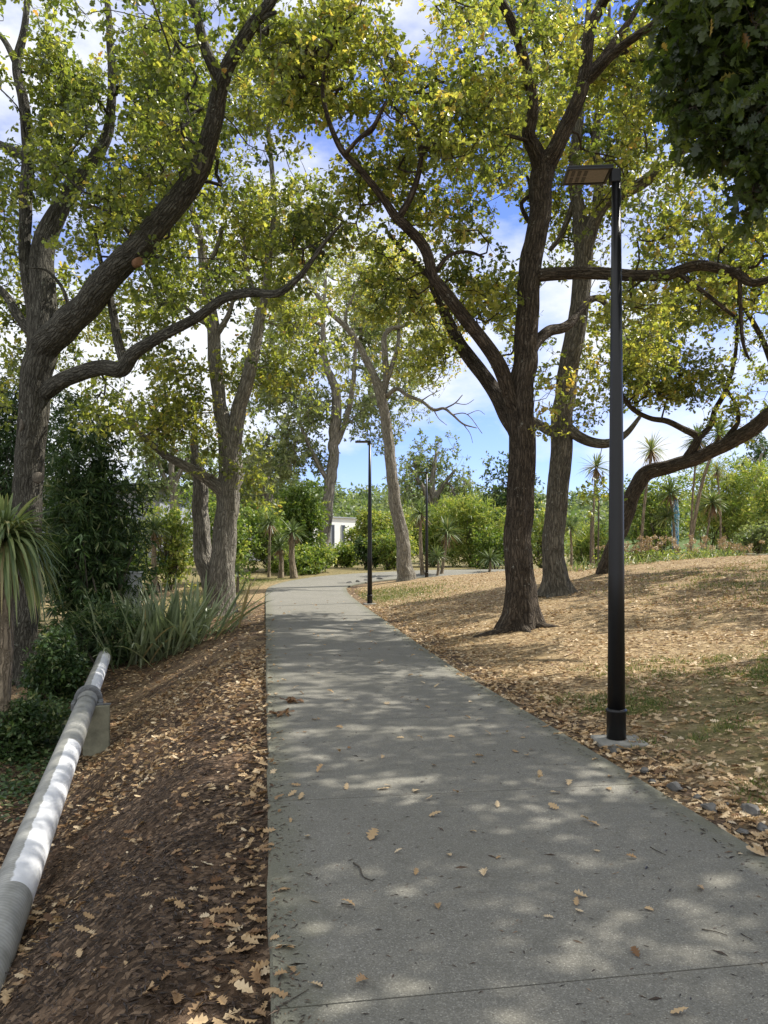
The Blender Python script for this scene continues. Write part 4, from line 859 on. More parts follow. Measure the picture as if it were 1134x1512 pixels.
clump('flax_plant', 'large flax bush of stiff sword leaves leaning right at the foot of the twin oak', 226, 957, 17.0, 470, 1.7, .088, FL, M_FLAX, 'flax', .60, .36, .26, hue=.62)
clump('flax_plant', 'smaller lower tuft of flax blades at the right front of the large flax bush', 285, 948, 17.6, 55, 1.15, .055, FL, M_FLAX, 'flax', .35, .5, .3, hue=.65)
for lab, x, y, Y, n, ln in (('bright green strap leaved clump below the right hand bushes', 1068, 822, 28, 150, .75), ('strap leaved clump at the foot of the blue totem', 1003, 832, 27.5, 100, .6), ('yellowish strap leaved clump right of the second oak', 858, 842, 27, 130, .7), ('thin strap leaved clump just right of the near lamp post', 938, 838, 27, 90, .65)):
    clump('agapanthus', lab, x, y, Y, n, ln, .04, FL, M_STRAP, 'plant', .55, .6, .5, 'strap leaved clumps along the top of the bank', .72)

# dry flower heads
def flowers(label, px, py, Y, w, n, rng):
    b = P(px, py, Y); b[2] = gz1(b[0], b[1]); root = empty('flowering_shrub', b, label, 'shrub', 'dry flower shrubs on the bank')
    for i in range(n):
        f = b + np.array([rng.normal(0, w), rng.normal(0, w * .6), 0]); f[2] = gz1(f[0], f[1]); h = rng.uniform(.45, 1.0)
        t = f + np.array([rng.normal(0, .12), rng.normal(0, .12), h]); mb = MB(); mb.tube(np.array([f, (f + t) / 2 + rng.normal(0, .03, 3), t]), np.array([.009, .007, .006]), 4)
        st = mb.build('flower_stalk', M_STAKE, root)
        r = rng.uniform(.07, .13); k = 46; pos = t + unit(rng.normal(0, 1, (k, 3))) * r * rng.uniform(.6, 1, (k, 1)) * np.array([1, 1, .75])
        leaf_obj('flower_head', 'simple', pos, unit(rng.normal(0, 1, (k, 3))), unit(rng.normal(0, 1, (k, 3)) + np.array([0, -.4, .6])), rng.uniform(.05, .09, k), np.full(k, .1), np.full(k, .1), np.clip(rng.random() * .5 + rng.random(k) * .5, 0, 1), M_FLOWER, st, rng)
    q = n * 40; lp = b + rng.normal(0, 1, (q, 3)) * np.array([w, w * .6, 0]); lp[:, 2] = gz(lp[:, 0], lp[:, 1]) + rng.uniform(.02, .5, q)
    leaf_obj('leaves', 'simple', lp, unit(rng.normal(0, 1, (q, 3))), unit(rng.normal(0, .6, (q, 3)) + np.array([0, 0, 1])), rng.uniform(.07, .13, q), np.full(q, .2), np.full(q, .1), np.clip(rng.normal(.6, .2, q), 0, 1), M_SHRUB, root, rng)
flowers('faded dry flower heads left of the blue totem', 962, 832, 29, .55, 26, FL)
flowers('faded dry flower heads between the totem and the strap leaved clump', 1030, 820, 29.5, .6, 28, FL)
flowers('pale dry flower heads at the right beside the feathery bush', 1085, 812, 32, .5, 20, FL)
flowers('sparse dry flower heads behind the near lamp post', 915, 838, 29, .4, 16, FL)

# ------------------------------------------------------------------ buildings and small structures
def building_white():
    Y = 78.; x0, x1 = P(380, 0, Y)[0], P(545, 0, Y)[0]; z1 = P(0, 764, Y)[2]; z0 = 0.2; d = 12.
    root = empty('white_building', ((x0 + x1) / 2, Y, z0), 'plain white flat roofed building with tall narrow windows beyond the round tree', 'building')
    mb = MB(); mb.box(((x0 + x1) / 2, Y + d / 2, (z0 + z1) / 2), (x1 - x0, d, z1 - z0)); mb.build('wall', M_WALLW, root, False)
    mb = MB(); mb.box(((x0 + x1) / 2, Y + d / 2, z1 + .06), (x1 - x0 + .3, d + .3, .12)); mb.build('roof', M_METAL, root, False)
    for px in (413, 432, 452, 478, 501):
        x = P(px, 0, Y)[0]; w = .42; zt = P(0, 775, Y)[2]; zb = P(0, 806, Y)[2]
        mb = MB()
        for cx, cz, sx, sz in ((x - w / 2 - .03, (zt + zb) / 2, .06, zt - zb), (x + w / 2 + .03, (zt + zb) / 2, .06, zt - zb), (x, zt + .03, w + .12, .06), (x, zb - .03, w + .12, .06)): mb.box((cx, Y - .03, cz), (sx, .1, sz))
        fr = mb.build('window', M_METAL, root, False)
        mb = MB(); mb.box((x, Y - .02, (zt + zb) / 2), (w, .05, zt - zb)); mb.build('pane', M_WIN, fr, False)
    root.rotation_euler.z = R(50); root.location.x += 1.2
building_white()
def building_grey():
    Y = 62.; x0, x1 = P(60, 0, Y)[0], P(236, 0, Y)[0]; z1 = P(0, 722, Y)[2]; z0 = -.4; d = 14.
    root = empty('grey_building', ((x0 + x1) / 2, Y, z0), 'low grey clad building with horizontal ribs glimpsed above the dark thicket', 'building')
    mb = MB(); mb.box(((x0 + x1) / 2, Y + d / 2, (z0 + z1) / 2), (x1 - x0, d, z1 - z0))
    zz = z0 + .3
    while zz < z1 - .2:
        mb.box(((x0 + x1) / 2, Y - .04, zz), (x1 - x0, .08, .16)); zz += .42
    mb.build('wall', M_METAL, root, False)
    mb = MB(); mb.box(((x0 + x1) / 2, Y + d / 2 - .6, z1 + .17), (x1 - x0 + 1.6, d + 2, .34)); mb.build('roof', M_ROOF, root, False)
    for px in (95, 135, 175):
        x = P(px, 0, Y)[0]; mb = MB(); mb.box((x, Y - .06, z1 - 1.3), (1.3, .14, .9)); fr = mb.build('window', M_WALLW, root, False)
        mb = MB(); mb.box((x, Y - .11, z1 - 1.3), (1.1, .08, .7)); mb.build('pane', M_WIN, fr, False)
building_grey()
def cabinet():
    Y = 19.5; c = P(197, 866, Y); zg = gz1(c[0], c[1]); root = empty('utility_cabinet', (c[0], c[1], zg), 'white utility cabinet half hidden behind the flax bush', 'cabinet')
    h = P(0, 846, Y)[2] - zg
    mb = MB(); mb.box((c[0], c[1], zg + h / 2), (.40, .3, h), .2, 0, .02); mb.build('body', M_CAB, root, False)
    mb = MB(); mb.box((c[0], c[1], zg + h + .02), (.46, .36, .04), .2, 0, .01); mb.build('lid', M_CAB, root, False)
    mb = MB(); mb.box((c[0] + .03, c[1] - .16, zg + h * .55), (.32, .02, h * .7), .2, 0, .005); mb.build('door', M_CAB, root, False)
cabinet()
def totem():
    Y = 33.; c = P(997, 812, Y); zg = gz1(c[0], c[1]); zt = P(0, 738, Y)[2]
    root = empty('totem', (c[0], c[1], zg), 'blue and white patterned totem post among the cabbage trees at right', 'totem')
    mb = MB(); a = np.array([(c[0], c[1], zg - .1), (c[0], c[1], zg + .5), (c[0] + .02, c[1], zg + 1.0), (c[0], c[1], (zg + zt) / 2 + .3), (c[0], c[1], zt - .1), (c[0], c[1], zt)]); mb.tube(catmull(a, .1), np.interp(np.linspace(0, 1, len(catmull(a, .1))), [0, .3, .5, .8, 1], [.14, .12, .14, .16, .10]), 16, .06); mb.build('post', M_TOTEM, root)
    mb = MB(); mb.box((c[0], c[1], zg + .06), (.6, .6, .14), .3, 0, .03); mb.build('plinth', M_CONC, root, False)
totem()
GS = 'dark timber stakes'
for lab, px, top, bot, Y, th in (('tall thin dark stake between the second oak and the lamp post', 883, 735, 842, 27, .05), ('shorter dark stake left of the tall thin one', 872, 755, 836, 30, .07)):
    c = P(px, bot, Y); zg = gz1(c[0], c[1]); root = empty('stake', (c[0], c[1], zg), lab, 'stake', GS)
    zt = P(0, top, Y)[2]; mb = MB(); a = np.linspace([c[0], c[1], zg - .15], [c[0] + .03, c[1], zt], 10); mb.tube(a, np.linspace(th * .6, th * .5, 10), 9, .1)
    mb.build('post', M_STAKE, root); mb = MB(); mb.tube(np.array([[c[0] + .03, c[1], zt - .002], [c[0] + .03, c[1], zt + .05]]), np.array([th * .5, th * .15]), 9); mb.build('tip', M_STAKE, root)

# ------------------------------------------------------------------ lamps
def make_lamp(label):
    root = empty('street_lamp', (0, 0, 0), label, 'street lamp', 'black street lamps along the path')
    H = 4.78
    mb = MB(); mb.tube(np.array([(0, 0, .2), (0, 0, 1.4), (0, 0, 3), (0, 0, H - .03)]), np.array([.073, .066, .053, .037]), 24); mb.build('pole', M_POLE, root)
    mb = MB(); mb.tube(np.array([(0, 0, -.12), (0, 0, .225), (0, 0, .235), (0, 0, .25), (0, 0, .262)]), np.array([.08, .08, .088, .088, .074]), 24); mb.build('base_collar', M_POLE, root)
    mb = MB(); mb.box((0.02, -.02, -.065), (.40, .33, .14), .1, 0, .02); mb.build('footing', M_CONC, root, False)
    # flat luminaire reaching to the left of the pole
    mb = MB(); mb.box((-.012, 0, H - .03), (.085, .085, .11), 0, 0, .008); mb.build('bracket', M_POLE, root, False)
    mb = MB(); L0, L1, W = -.055, -.43, .29; cx = (L0 + L1) / 2
    mb.box((cx, 0, H + .0), (L0 - L1, W, .018), 0, 0, .006)
    for x, y, sx, sy in ((cx, -W / 2 + .012, L0 - L1, .024), (cx, W / 2 - .012, L0 - L1, .024), (L1 + .012, 0, .024, W - .05), (L0 - .012, 0, .024, W - .05)): mb.box((x, y, H - .0165), (sx - .002, sy, .0145))
    lm = mb.build('luminaire', M_POLE, root, False)
    mb = MB(); mb.box((L1 + .12, 0, H - .0145), (.19, W - .06, .008)); mb.box((L0 - .095, 0, H - .0145), (.13, W - .07, .010)); lp = mb.build('lens_panel', M_LEDG, lm, False)
    mb = MB()
    for i in range(3):
        for j in range(2): mb.box((L1 + .06 + i * .052, -.055 + j * .11, H - .0205), (.03, .085, .003))
    mb.build('led_strip', M_LEDF, lp, False)
    return root
def copy_tree(o, parent=None):
    c = o.copy(); C.objects.link(c); c.parent = parent
    for ch in list(o.children): copy_tree(ch, c)
    return c
LAMPS = [((910, 1088), 'nearest and tallest looking black street lamp, on a concrete footing right of the path'), ((546, 895), 'middle black street lamp standing right of the path before the bend'), ((630, 850), 'farthest black street lamp behind the pale slanting trunk')]
lamp = make_lamp(LAMPS[0][1])
for i, ((px, py), lab) in enumerate(LAMPS):
    o = lamp if i == 0 else copy_tree(lamp); o['label'] = lab
    if i == 0: Y = 6.5
    elif i == 1: Y = 22.7
    else: Y = 34.7
    x = (px - CX) / F * Y; o.location = (x, Y, gz1(x, Y) + (.03 if i == 0 else .02)); o.rotation_euler.z = R((-4, 3, 6)[i])

# ------------------------------------------------------------------ the white pipe
def pc(Y): return np.array([-.85 - .310 * Y, Y, -.6 - .002 * Y])
def pipe():
    root = empty('water_pipe', pc(4), 'long grey pipe with worn white paint running along the foot of the left bank', 'pipe')
    def sect(name, ya, yb, r, n=40, seg=40, mat=M_PIPE):
        ys = np.linspace(ya, yb, n); pts = np.array([pc(y) for y in ys]); t = unit(pc(yb) - pc(ya)); side = unit(np.cross(t, (0, 0, 1.))); up = np.cross(side, t)
        a = np.arange(seg) / seg * 2 * np.pi
        V = pts[:, None] + r * (np.sin(a)[None, :, None] * side + np.cos(a)[None, :, None] * up); A = np.zeros(V.shape); A[..., 0] = (((a + np.pi) % (2 * np.pi)) - np.pi)[None]; A[..., 1] = ys[:, None]
        i = np.arange(n - 1)[:, None] * seg; j = np.arange(seg)[None]; Q = np.stack([i + j, i + (j + 1) % seg, i + seg + (j + 1) % seg, i + seg + j], -1).reshape(-1, 4)
        return make_obj(name, V.reshape(-1, 3) - root_loc(root), Q.reshape(-1), np.full(len(Q), 4), mat, root, {'pipe': A.reshape(-1, 3)}, True)
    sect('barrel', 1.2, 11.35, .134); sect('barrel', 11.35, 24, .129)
    sect('sleeve', 10.9, 11.28, .142, 6)
    t = unit(pc(12) - pc(11)); side = unit(np.cross(t, (0, 0, 1.))); up = np.cross(side, t)
    mb = MB()
    for c in (pc(11.36), pc(11.44)): mb.tube(np.array([c - t * .03, c - t * .028, c + t * .028, c + t * .03]), np.array([.187, .195, .195, .187]), 40)
    fl = mb.build('flange', M_IRON, root)
    for k in range(12):
        a = k / 12 * 2 * math.pi + .2; c = pc(11.4) + (side * math.sin(a) + up * math.cos(a)) * .165; mb = MB(); mb.tube(np.array([c - t * .10, c - t * .05, c - t * .049, c + t * .05, c + t * .09]), np.array([.014, .014, .026, .026, .014]), 6); mb.build('bolt', M_IRON, fl, False)
    for sgn in (-1, 1):
        mb = MB(); c = pc(11.25) + side * .18 * sgn - up * .06; mb.box(c, (.07, .30, .12), math.atan2(-t[0], t[1]), 0, .02); mb.build('clamp_lug', M_IRON, fl, False)
    return root
pipe()
def block(label, Y, w, d, hgt, dx):
    c = pc(Y); x = c[0] + dx; zg = gz1(x + .1, Y); top = c[2] - .02; zb = zg - .35
    root = empty('support_block', (x, Y, zg), label, 'concrete block', None)
    mb = MB(); mb.box((x, Y, (top + zb) / 2), (w, d, top - zb), R(17), 0, .012); mb.build('body', M_BLOCK, root, False)
    mb = MB(); mb.box((x, Y, top + .012), (w + .03, .05, .02), R(17), 0, .004); mb.build('strap', M_IRON, root, False)
block('mossy upright concrete block carrying the pipe below its bolted flange', 11.0, .36, .15, .8, .15)

# ------------------------------------------------------------------ stones along the right edge
def rock(label, p, r, rng, group):
    u, v = np.meshgrid(np.linspace(0, 2 * np.pi, 11)[:-1], np.linspace(0, np.pi, 7)); d = np.stack([np.cos(u) * np.sin(v), np.sin(u) * np.sin(v), np.cos(v)], -1)
    s = rng.integers(1, 999); k = 1 + .35 * noise3(d[..., 0] * 1.4 + s, d[..., 1] * 1.4, d[..., 2] * 1.4, int(s))
    d = d * k[..., None]
    for _ in range(5):   # broken faces
        n = unit(rng.normal(0, 1, 3)); h = rng.uniform(.55, .8); q = d @ n; d = d - np.maximum(q - h, 0)[..., None] * n
    V = d.reshape(-1, 3) * np.array([r, r * rng.uniform(.6, .9), r * rng.uniform(.45, .65)]); a = rng.uniform(0, 6.28); V = np.stack([V[:, 0] * math.cos(a) - V[:, 1] * math.sin(a), V[:, 0] * math.sin(a) + V[:, 1] * math.cos(a), V[:, 2]], 1)
    i = np.arange(6)[:, None] * 10; j = np.arange(10)[None]; Q = np.stack([i + j, i + 10 + j, i + 10 + (j + 1) % 10, i + (j + 1) % 10], -1).reshape(-1, 4)
    o = make_obj('stone', V, Q.reshape(-1), np.full(len(Q), 4), M_ROCK, None, None, False); o.location = (p[0], p[1], p[2] + r * .22)
    return tag(o, label, 'stone', group)
RK = rg(44); GRK = 'grey stones along the right edge of the path'
ROCKS = [(892, 1099, 9, 'grey stone touching the left corner of the near lamp footing'), (907, 1113, 8, 'small flat stone just in front of the near lamp footing'), (951, 1141, 12, 'grey stone half buried in leaves in front of the near lamp'), (963, 1158, 9, 'pale small stone at the very path edge below the near lamp'), (996, 1168, 15, 'long flat dark stone in the gutter right of the near lamp'), (1028, 1183, 10, 'squat stone left of the largest dark stone'), (1047, 1199, 19, 'largest dark blue grey stone in the gutter'), (1112, 1206, 20, 'broad rounded stone at the right edge of the photo'), (1124, 1226, 15, 'pale slab of stone lying below the broad rounded one'), (1096, 1230, 13, 'angular brown black stone nearest the path at lower right'), (980, 1150, 7, 'little pebble between the long flat stone and the lamp'), (1070, 1190, 8, 'small stone between the largest dark stone and the broad rounded one')]
for px, py, r, lab in ROCKS:
    p = G(px, py); rock(lab, p, .85 * r / F * p[1], RK, GRK)
for px, py, r, lab in ((516, 863, 6, 'pale stone at the left end of the row at the bend'), (528, 861, 7, 'larger pale stone in the middle of the row at the bend'), (541, 859, 6, 'pale stone near the middle lamp in the row at the bend'), (560, 857, 7, 'pale stone nearest the slanting trunk in the row at the bend')):
    p = G(px, py, 20); rock(lab, p, r / F * p[1], RK, 'pale stones at the bend')

# stone edging at far right
p0, p1 = P(1100, 824, 26), P(1180, 812, 27); mb = MB(); q = np.linspace(0, 1, 6)
for k in range(5):
    c = p0 + (p1 - p0) * (k + .5) / 5; c[2] = gz1(c[0], c[1]) + .03; mb.box(c, (.34, .16, .16), .2 + .05 * (k % 2), 0, .03)
tag(mb.build('garden_edging', M_BLOCK, None, False), 'low pale stone edging of the garden bed at far right', 'edging')

# ------------------------------------------------------------------ fallen leaves
LR = rg(50)
def lay(x, y, rng, lift=.008, tilt=.28):
    n = len(x); e = .05
    z = gz(x, y); zx = (gz(x + e, y) - gz(x - e, y)) / (2 * e); zy = (gz(x, y + e) - gz(x, y - e)) / (2 * e)
    nr = unit(np.stack([-zx, -zy, np.ones(n)], 1) + rng.normal(0, tilt, (n, 3)) * np.array([1, 1, .1])); a = rng.uniform(0, 6.283, n)
    return np.stack([x, y, z + lift * rng.uniform(.5, 2.2, n) + np.where(fields(x, y)[2], .062, 0)], 1), np.stack([np.cos(a), np.sin(a), np.zeros(n)], 1), nr
def litter():
    X = []; 
    def scat(x0, x1, y0, y1, dens, fn):
        n = int((x1 - x0) * (y1 - y0) * dens); x = LR.uniform(x0, x1, n); y = LR.uniform(y0, y1, n); ff = fields(x, y); w = fn(x, y, *ff); k = (LR.random(n) < w) & ~ff[2]; X.append(np.stack([x[k], y[k]], 1))
    cl = lambda x, y: sstep(-.35, .5, noise2(x * 1.3, y * 1.3, 71) + .5 * noise2(x * 4, y * 4, 72))
    inview = lambda x, y: (np.abs(x) < .56 * y + .6)
    scat(.5, 9, 3, 10, 480, lambda x, y, dl, dr, i, r: r * inview(x, y) * (np.exp(-((dr - .35) / .35) ** 2) * .95 + .24 + .30 * cl(x, y)))
    scat(-1, 13, 10, 22, 280, lambda x, y, dl, dr, i, r: r * inview(x, y) * (np.exp(-(dr / .8) ** 2) * .6 + .15 + .6 * cl(x, y)))
    scat(-3, 14, 22, 31, 90, lambda x, y, dl, dr, i, r: r * inview(x, y) * (.25 + .6 * cl(x, y)))
    scat(-2.9, 0, 1.8, 6.5, 620, lambda x, y, dl, dr, i, r: ~r * inview(x, y) * (np.exp(-((dl) / .3) ** 2) * .40 + .02 + .34 * cl(x, y) ** 2 * (dl < 1.6) + .5 * (dl > 1.15) * cl(x + 5, y)))
    scat(-6, -.6, 6.5, 13, 420, lambda x, y, dl, dr, i, r: ~r * inview(x, y) * (np.exp(-((dl) / .35) ** 2) * .35 + .25 + .75 * cl(x, y)) * np.where(dl > 3.2, .5, 1))
    scat(-7, -1.5, 13, 24, 120, lambda x, y, dl, dr, i, r: ~r * inview(x, y) * (dl < 3.4) * (.35 + .6 * cl(x, y)))
    # a few blown over both edges of the slab
    y = 2 + 15 * LR.random(150) ** 1.5; L_ = LR.random(150) < .5; x = np.where(L_, .02 - .155 * y + np.abs(LR.normal(0, .05, 150)), np.interp(y, RD[:, 1][:80], RD[:, 0][:80]) - np.abs(LR.normal(0, .07, 150)))
    X.append(np.stack([x, y], 1))
    p = np.vstack(X); return p
lp = litter()
# the largest leaves of the near bank lie as single things, the rest is one cover of litter
nearm = (lp[:, 0] < 0) & (lp[:, 1] < 4.4); ni = np.where(nearm)[0]; LR.shuffle(ni); ni = ni[:110]
rest = np.setdiff1d(np.arange(len(lp)), ni); q = lp[rest]
pos, d, nr = lay(q[:, 0], q[:, 1], LR); n = len(q)
rightm = q[:, 0] > (2.6 - .155 * q[:, 1] - .6)
hu = np.clip(np.where(rightm, LR.normal(.69, .2, n), LR.normal(.58, .24, n)), 0.02, 1)
sz = np.where(rightm, LR.uniform(.03, .088, n), LR.uniform(.03, .09, n)) * np.where(q[:, 1] > 12, 1.1, 1)
o = leaf_obj('leaf_litter', 'litter', pos, d, nr, sz, LR.uniform(-.35, .5, n), LR.uniform(-.5, .9, n), hu, M_DRY, None, LR)
tag(o, 'dry brown oak leaves covering the banks on both sides of the path', 'leaf litter', None, 'stuff')
# mulch crumbs and broken twigs of the left bank
def mulch():
    n = 42000; y = 1.9 + 6 * LR.random(n) ** 1.3; x = LR.uniform(-3.4, .1, n); ff = fields(x, y); k = ~ff[3] & ~ff[2] & (ff[0] > .015) & (np.abs(x) < .56 * y + .4); x, y = x[k], y[k]; n = len(x)
    pos, d, nr = lay(x, y, LR, .004, .6); return leaf_obj('bark_mulch', 'lance', pos, d, nr, LR.uniform(.012, .06, n), np.zeros(n), np.full(n, .6), np.clip(LR.normal(.15, .18, n), 0, .8), M_MULCH, None, LR)
M_MULCH = leaf_mat('mulch_chips', [(0, (.018, .011, .007)), (.5, (.09, .055, .033)), (1, (.30, .20, .12))], .0)
tag(mulch(), 'dark shredded bark mulch on the left bank', 'mulch', None, 'stuff')

def cover():
    n = 26000; y = LR.uniform(8, 21, n); x = -.85 - .31 * y - .2 - np.abs(LR.normal(0, 1.5, n)); k = (np.abs(x) < .56 * y + .5) & (LR.random(n) < sstep(-.45, .35, noise2(x * 1.1, y * 1.1, 91) + .4 * noise2(x * 4, y * 4, 92)) * sstep(8, 10.5, y)); x, y = x[k], y[k]; n = len(x)
    pos, d, nr = lay(x, y, LR, .03, .5); pos[:, 2] += LR.uniform(0, .10, n)
    o = leaf_obj('ground_cover', 'simple', pos, d, nr, LR.uniform(.05, .11, n), np.full(n, .2), np.full(n, .2), np.clip(LR.normal(.62, .22, n), 0, 1), M_DARKS, None, LR); tag(o, 'low leafy ground cover on the left beyond the pipe', 'ground cover', None, 'stuff')
cover()
def debris():
    n = 5200; y = 1.9 + 16 * LR.random(n) ** 1.6; u = LR.random(n); e = LR.random(n); u = np.where(e < .35, np.abs(LR.normal(0, .03, n)), np.where(e < .55, 1 - np.abs(LR.normal(0, .03, n)), u))
    x = .02 - .155 * y + u * 2.5; k = fields(x, y)[2]; x, y = x[k], y[k]; n = len(x); a = LR.uniform(0, 6.28, n)
    pos = np.stack([x, y, np.full(n, .002)], 1); d = np.stack([np.cos(a), np.sin(a), np.zeros(n)], 1); nr = unit(LR.normal(0, .25, (n, 3)) + np.array([0, 0, 1]))
    o = leaf_obj('path_debris', 'lance', pos, d, nr, LR.uniform(.006, .035, n) * np.where(LR.random(n) < .06, 2.2, 1), np.zeros(n), np.full(n, .6), np.clip(LR.normal(.3, .3, n), 0, 1), M_MULCH, None, LR); tag(o, 'tiny crumbs of bark and leaf scattered over the concrete path', 'debris', None, 'stuff')
debris()
GL = 'fallen oak leaves lying about the path'
LEAFM = []
def one_leaf(p, size, hue, rng, label, flat=.25, rot=None):
    a = rng.uniform(0, 6.28) if rot is None else rot
    V, L, T, nt_ = leaf_arrays('litter', np.array([[-.4 * size * math.cos(a), -.4 * size * math.sin(a), 0]]), np.array([[math.cos(a), math.sin(a), 0]]), np.array([[rng.normal(0, flat), rng.normal(0, flat), 1.]]), np.array([size]), np.array([rng.uniform(-.3, .5)]), np.array([rng.uniform(-.3, .8)]), rng)
    V[:, 2] -= V[:, 2].min() - .003
    o = make_obj('fallen_leaf', V, L, T, M_DRY, None, {'hue': np.full(nt_, hue)}, False); o.location = tuple(float(v) for v in p)
    return tag(o, label, 'leaf', GL)
LABP = 'single dry tan oak leaf lying on the grey concrete path'
LABB = 'single dry tan oak leaf lying on the dark mulch of the left bank'
pl = [(552, 1236, .16, 'long dark lobed leaf in the sunny spot on the path'), (647, 1341, .09, None), (860, 1325, .10, None), (852, 1334, .09, None), (435, 1161, .11, None), (444, 1180, .13, None), (430, 1175, .12, None), (571, 1163, .10, None), (400, 1228, .12, None), (454, 1237, .1, None), (672, 1174, .1, None), (645, 1206, .12, None), (632, 1182, .1, None), (512, 1164, .1, None), (474, 1139, .12, None), (700, 1128, .1, None), (706, 1118, .11, None), (778, 1118, .1, None), (735, 1192, .1, None), (668, 1089, .09, None), (500, 1113, .1, None), (565, 1119, .09, None), (640, 1131, .1, None), (715, 1290, .1, None), (662, 1264, .07, None), (940, 1411, .09, 'small orange oak leaf near the front right of the path'), (1006, 1497, .1, None), (1035, 1313, .1, None), (1120, 1263, .16, 'pale curled leaf at the right edge of the path'), (820, 1195, .12, None), (818, 1172, .11, None), (874, 1218, .12, None), (840, 1159, .12, None), (796, 1144, .1, None), (900, 1147, .1, None), (900, 1167, .12, None), (930, 1268, .09, None), (857, 1348, .08, None), (512, 1338, .1, None), (465, 1456, .08, None), (533, 1456, .11, None), (412, 1444, .08, None), (808, 1356, .07, None), (735, 1268, .06, None), (570, 1040, .12, None), (630, 1045, .12, None), (500, 1075, .1, None), (445, 1025, .1, None), (463, 1063, .1, None), (590, 1090, .1, None), (760, 1110, .11, None), (560, 980, .12, None), (610, 970, .12, None), (455, 985, .1, None), (530, 960, .12, None), (470, 940, .12, None), (420, 1005, .1, None), (690, 1060, .11, None), (720, 1085, .1, None), (520, 930, .12, None), (430, 930, .12, None), (615, 1290, .07, None), (880, 1258, .06, None), (960, 1345, .07, None), (700, 1230, .07, None), (590, 1260, .07, None)]
lab_used = 0
for px, py, s, lab in pl:
    Y = F * EYE / (py - HY); x = (px - CX) / F * Y
    one_leaf((x, Y, .002 + float(hp(Y))), s * .66, LR.uniform(.45, .95) if lab is None or 'orange' not in lab else .25, LR, lab or LABP)
for k in range(70):
    Y = LR.uniform(4.5, 24); u = LR.uniform(.04, .96); xl = .02 - .155 * Y; x = xl + u * 2.45
    one_leaf((x, Y, .002), LR.uniform(.04, .085), LR.uniform(.35, .95), LR, LABP)
for i in ni:
    x, y = lp[i]; one_leaf((x, y, gz1(x, y) + .004), LR.uniform(.045, .095), float(np.clip(LR.normal(.66, .18), .1, 1)), LR, LABB, .35)
# two dark clumps of leaves on the left of the path
for px, py, r, lab in ((414, 1056, .11, 'dark clump of wet leaves on the path near its left edge'), (434, 1037, .07, 'smaller brown leaf clump on the path just beyond the dark one')):
    Y = F * EYE / (py - HY); x = (px - CX) / F * Y; n = 26
    pos = np.array([x, Y, .012]) + LR.normal(0, 1, (n, 3)) * np.array([r * .5, r * .4, .016]); pos[:, 2] = np.abs(pos[:, 2] - .01) + .01
    o = leaf_obj('leaf_clump', 'litter', pos - np.array([x, Y, 0]), unit(LR.normal(0, 1, (n, 3)) * np.array([1, 1, .3])), unit(LR.normal(0, .5, (n, 3)) + np.array([0, 0, 1])), LR.uniform(.05, .09, n), LR.uniform(-.3, .6, n), LR.uniform(-.2, .8, n), LR.uniform(.05, .5, n), M_DRY, None, LR)
    o.location = (x, Y, 0); tag(o, lab, 'leaf clump')
# twigs on the path
for lab, pts, r in (('hooked twig on the path in the lower middle', [(522, 1276), (531, 1283), (536, 1296), (550, 1303)], .005), ('thin straight twig at the lower right of the path', [(1036, 1374), (1056, 1377), (1074, 1383)], .003), ('short dark twig near the left edge at the bottom', [(418, 1484), (440, 1472), (456, 1462)], .003), ('short twig in the sunny spot right of the middle of the path', [(960, 1252), (975, 1260), (984, 1264)], .003), ('fine twig at the far right side of the path bottom', [(1094, 1380), (1112, 1390)], .0025), ('stubby brown twig lying across the left of the path', [(504, 1336), (520, 1338)], .004)):
    w = np.array([[(px - CX) / F * F * EYE / (py - HY), F * EYE / (py - HY), r + .002] for px, py in pts]); c = w.mean(0); c[2] = 0
    mb = MB(); a = catmull(w - c, .02) if len(w) > 2 else w - c; mb.tube(a, np.linspace(r, r * .5, len(a)), 6, .1); o = mb.build('twig', M_TWIG, None); o.location = tuple(c); tag(o, lab, 'twig', 'twigs on the path')

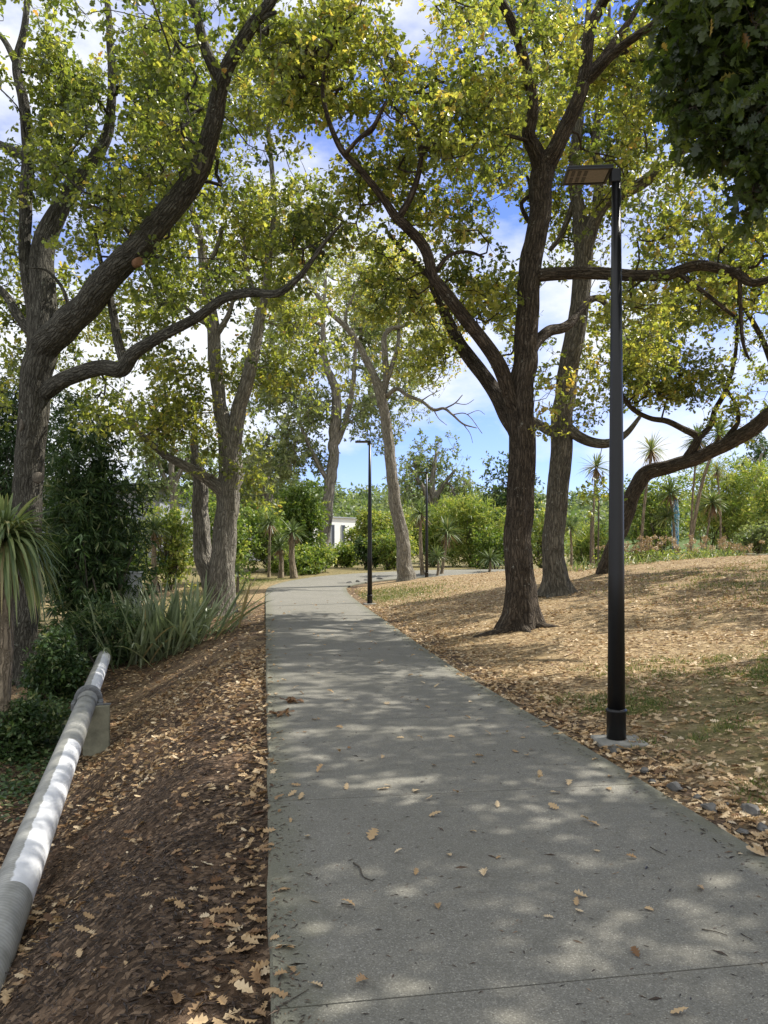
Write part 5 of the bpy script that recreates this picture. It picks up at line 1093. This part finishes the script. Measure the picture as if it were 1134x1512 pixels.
# ------------------------------------------------------------------ grass
def grass():
    B = []
    def scat(x0, x1, y0, y1, n, fn):
        x = LR.uniform(x0, x1, n); y = LR.uniform(y0, y1, n); ff = fields(x, y); w = fn(x, y, *ff); k = (LR.random(n) < w) & ~ff[2]; B.append(np.stack([x[k], y[k]], 1))
    pt = lambda x, y: sstep(-.3, .35, noise2(x * 1.7, y * 1.7, 81) + .4 * noise2(x * 5, y * 5, 82))
    gb = lambda x, y, cx, cy, rx, ry: np.exp(-(((x - cx) / rx) ** 2 + ((y - cy) / ry) ** 2))
    scat(1.2, 6, 3.5, 10, 130000, lambda x, y, dl, dr, i, r: r * (dr > .4) * pt(x, y) * np.clip(gb(x, y, 3.1, 6.2, 1.5, 2.0) + .9 * gb(x, y, 4.5, 8, 2.2, 1.5), 0, 1))
    scat(-1.5, 4, 21, 30, 24000, lambda x, y, dl, dr, i, r: r * (dr > .3) * (.3 + .7 * pt(x, y)) * gb(x, y, .3, 25.5, 1.6, 3.4))
    scat(5, 14, 11, 24, 60000, lambda x, y, dl, dr, i, r: r * pt(x, y) * gb(x, y, 10.5, 17, 3.4, 5) * .8)
    scat(-8, -3.5, 20, 36, 26000, lambda x, y, dl, dr, i, r: ~r * (.3 + .7 * pt(x, y)) * sstep(.5, 1.2, dl))
    p = np.vstack(B); n = len(p); base = np.stack([p[:, 0], p[:, 1], gz(p[:, 0], p[:, 1]) - .005], 1)
    d = unit(np.array([0, 0, 1.]) + LR.normal(0, .5, (n, 3)) * np.array([1, 1, 0])); ln = LR.uniform(.03, .075, n) * np.where(p[:, 1] > 12, 1.5, 1)
    a = LR.uniform(0, 6.28, n); sd = np.stack([np.cos(a), np.sin(a), np.zeros(n)], 1); w = np.where(p[:, 1] > 12, .010, .0045)[:, None]
    V = np.stack([base - sd * w, base + sd * w, base + d * (ln * .6)[:, None] + sd * w * .6, base + d * ln[:, None] + np.array([0, 0, -.01])], 1).reshape(-1, 3)
    L = (np.array([0, 1, 2, 0, 2, 3])[None] + (np.arange(n) * 4)[:, None]).reshape(-1)
    o = make_obj('grass', V, L, np.full(2 * n, 3), M_GRASS, None, {'hue': np.repeat(np.clip(LR.normal(.45, .25, n), 0, 1), 4)}, False); tag(o, 'thin patchy green grass among the leaves on the banks', 'grass', None, 'stuff')
grass()

# ------------------------------------------------------------------ light
SUN_EL, SUN_AZ = 52., 25.      # azimuth measured from +X (right) towards +Y (ahead)
sd = np.array([math.cos(R(SUN_EL)) * math.cos(R(SUN_AZ)), math.cos(R(SUN_EL)) * math.sin(R(SUN_AZ)), math.sin(R(SUN_EL))])
su = bpy.data.lights.new('sun', 'SUN'); su.energy = 5.0; su.angle = R(.53); su.color = (1, .95, .86)
so = bpy.data.objects.new('sun', su); C.objects.link(so); so.rotation_euler = Vector(-sd).to_track_quat('-Z', 'Y').to_euler()
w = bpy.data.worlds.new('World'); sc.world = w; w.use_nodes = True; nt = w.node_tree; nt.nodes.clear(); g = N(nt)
sky = g('TexSky'); sky.sky_type = 'NISHITA'; sky.sun_disc = False; sky.sun_elevation = R(SUN_EL); sky.sun_rotation = R(90 - SUN_AZ); sky.air_density = 1.; sky.dust_density = .15; sky.ozone_density = 1.3
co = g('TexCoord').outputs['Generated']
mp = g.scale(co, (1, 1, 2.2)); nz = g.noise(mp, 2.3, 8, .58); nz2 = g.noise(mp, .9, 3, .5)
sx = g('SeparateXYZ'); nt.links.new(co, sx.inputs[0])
bias = g.math('ADD', g.map(sx.outputs[0], -.45, .15, .15, -.03), g.math('ADD', g.map(sx.outputs[2], .56, .72, 0, .5), g.map(sx.outputs[1], .15, -.25, 0, .5)))  # unseen cloud added overhead and behind the camera to make shade less blue
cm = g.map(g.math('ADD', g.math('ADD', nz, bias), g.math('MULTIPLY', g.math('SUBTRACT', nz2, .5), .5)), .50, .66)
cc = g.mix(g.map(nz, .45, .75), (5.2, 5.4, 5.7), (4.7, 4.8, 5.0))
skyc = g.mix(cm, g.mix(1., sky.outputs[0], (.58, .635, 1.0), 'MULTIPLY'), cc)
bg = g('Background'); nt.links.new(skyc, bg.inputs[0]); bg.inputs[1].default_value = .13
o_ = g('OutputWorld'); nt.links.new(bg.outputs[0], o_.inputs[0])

sc.view_settings.view_transform = 'Standard'; sc.view_settings.look = 'None'; sc.view_settings.gamma = 1; sc.view_settings.exposure = .74
cy = sc.cycles
sc.render.engine = 'CYCLES'; cy.max_bounces = 7; cy.diffuse_bounces = 4; cy.glossy_bounces = 2; cy.transmission_bounces = 4; cy.transparent_max_bounces = 4
cy.caustics_reflective = False; cy.caustics_refractive = False; cy.use_denoising = True; cy.sample_clamp_indirect = 6
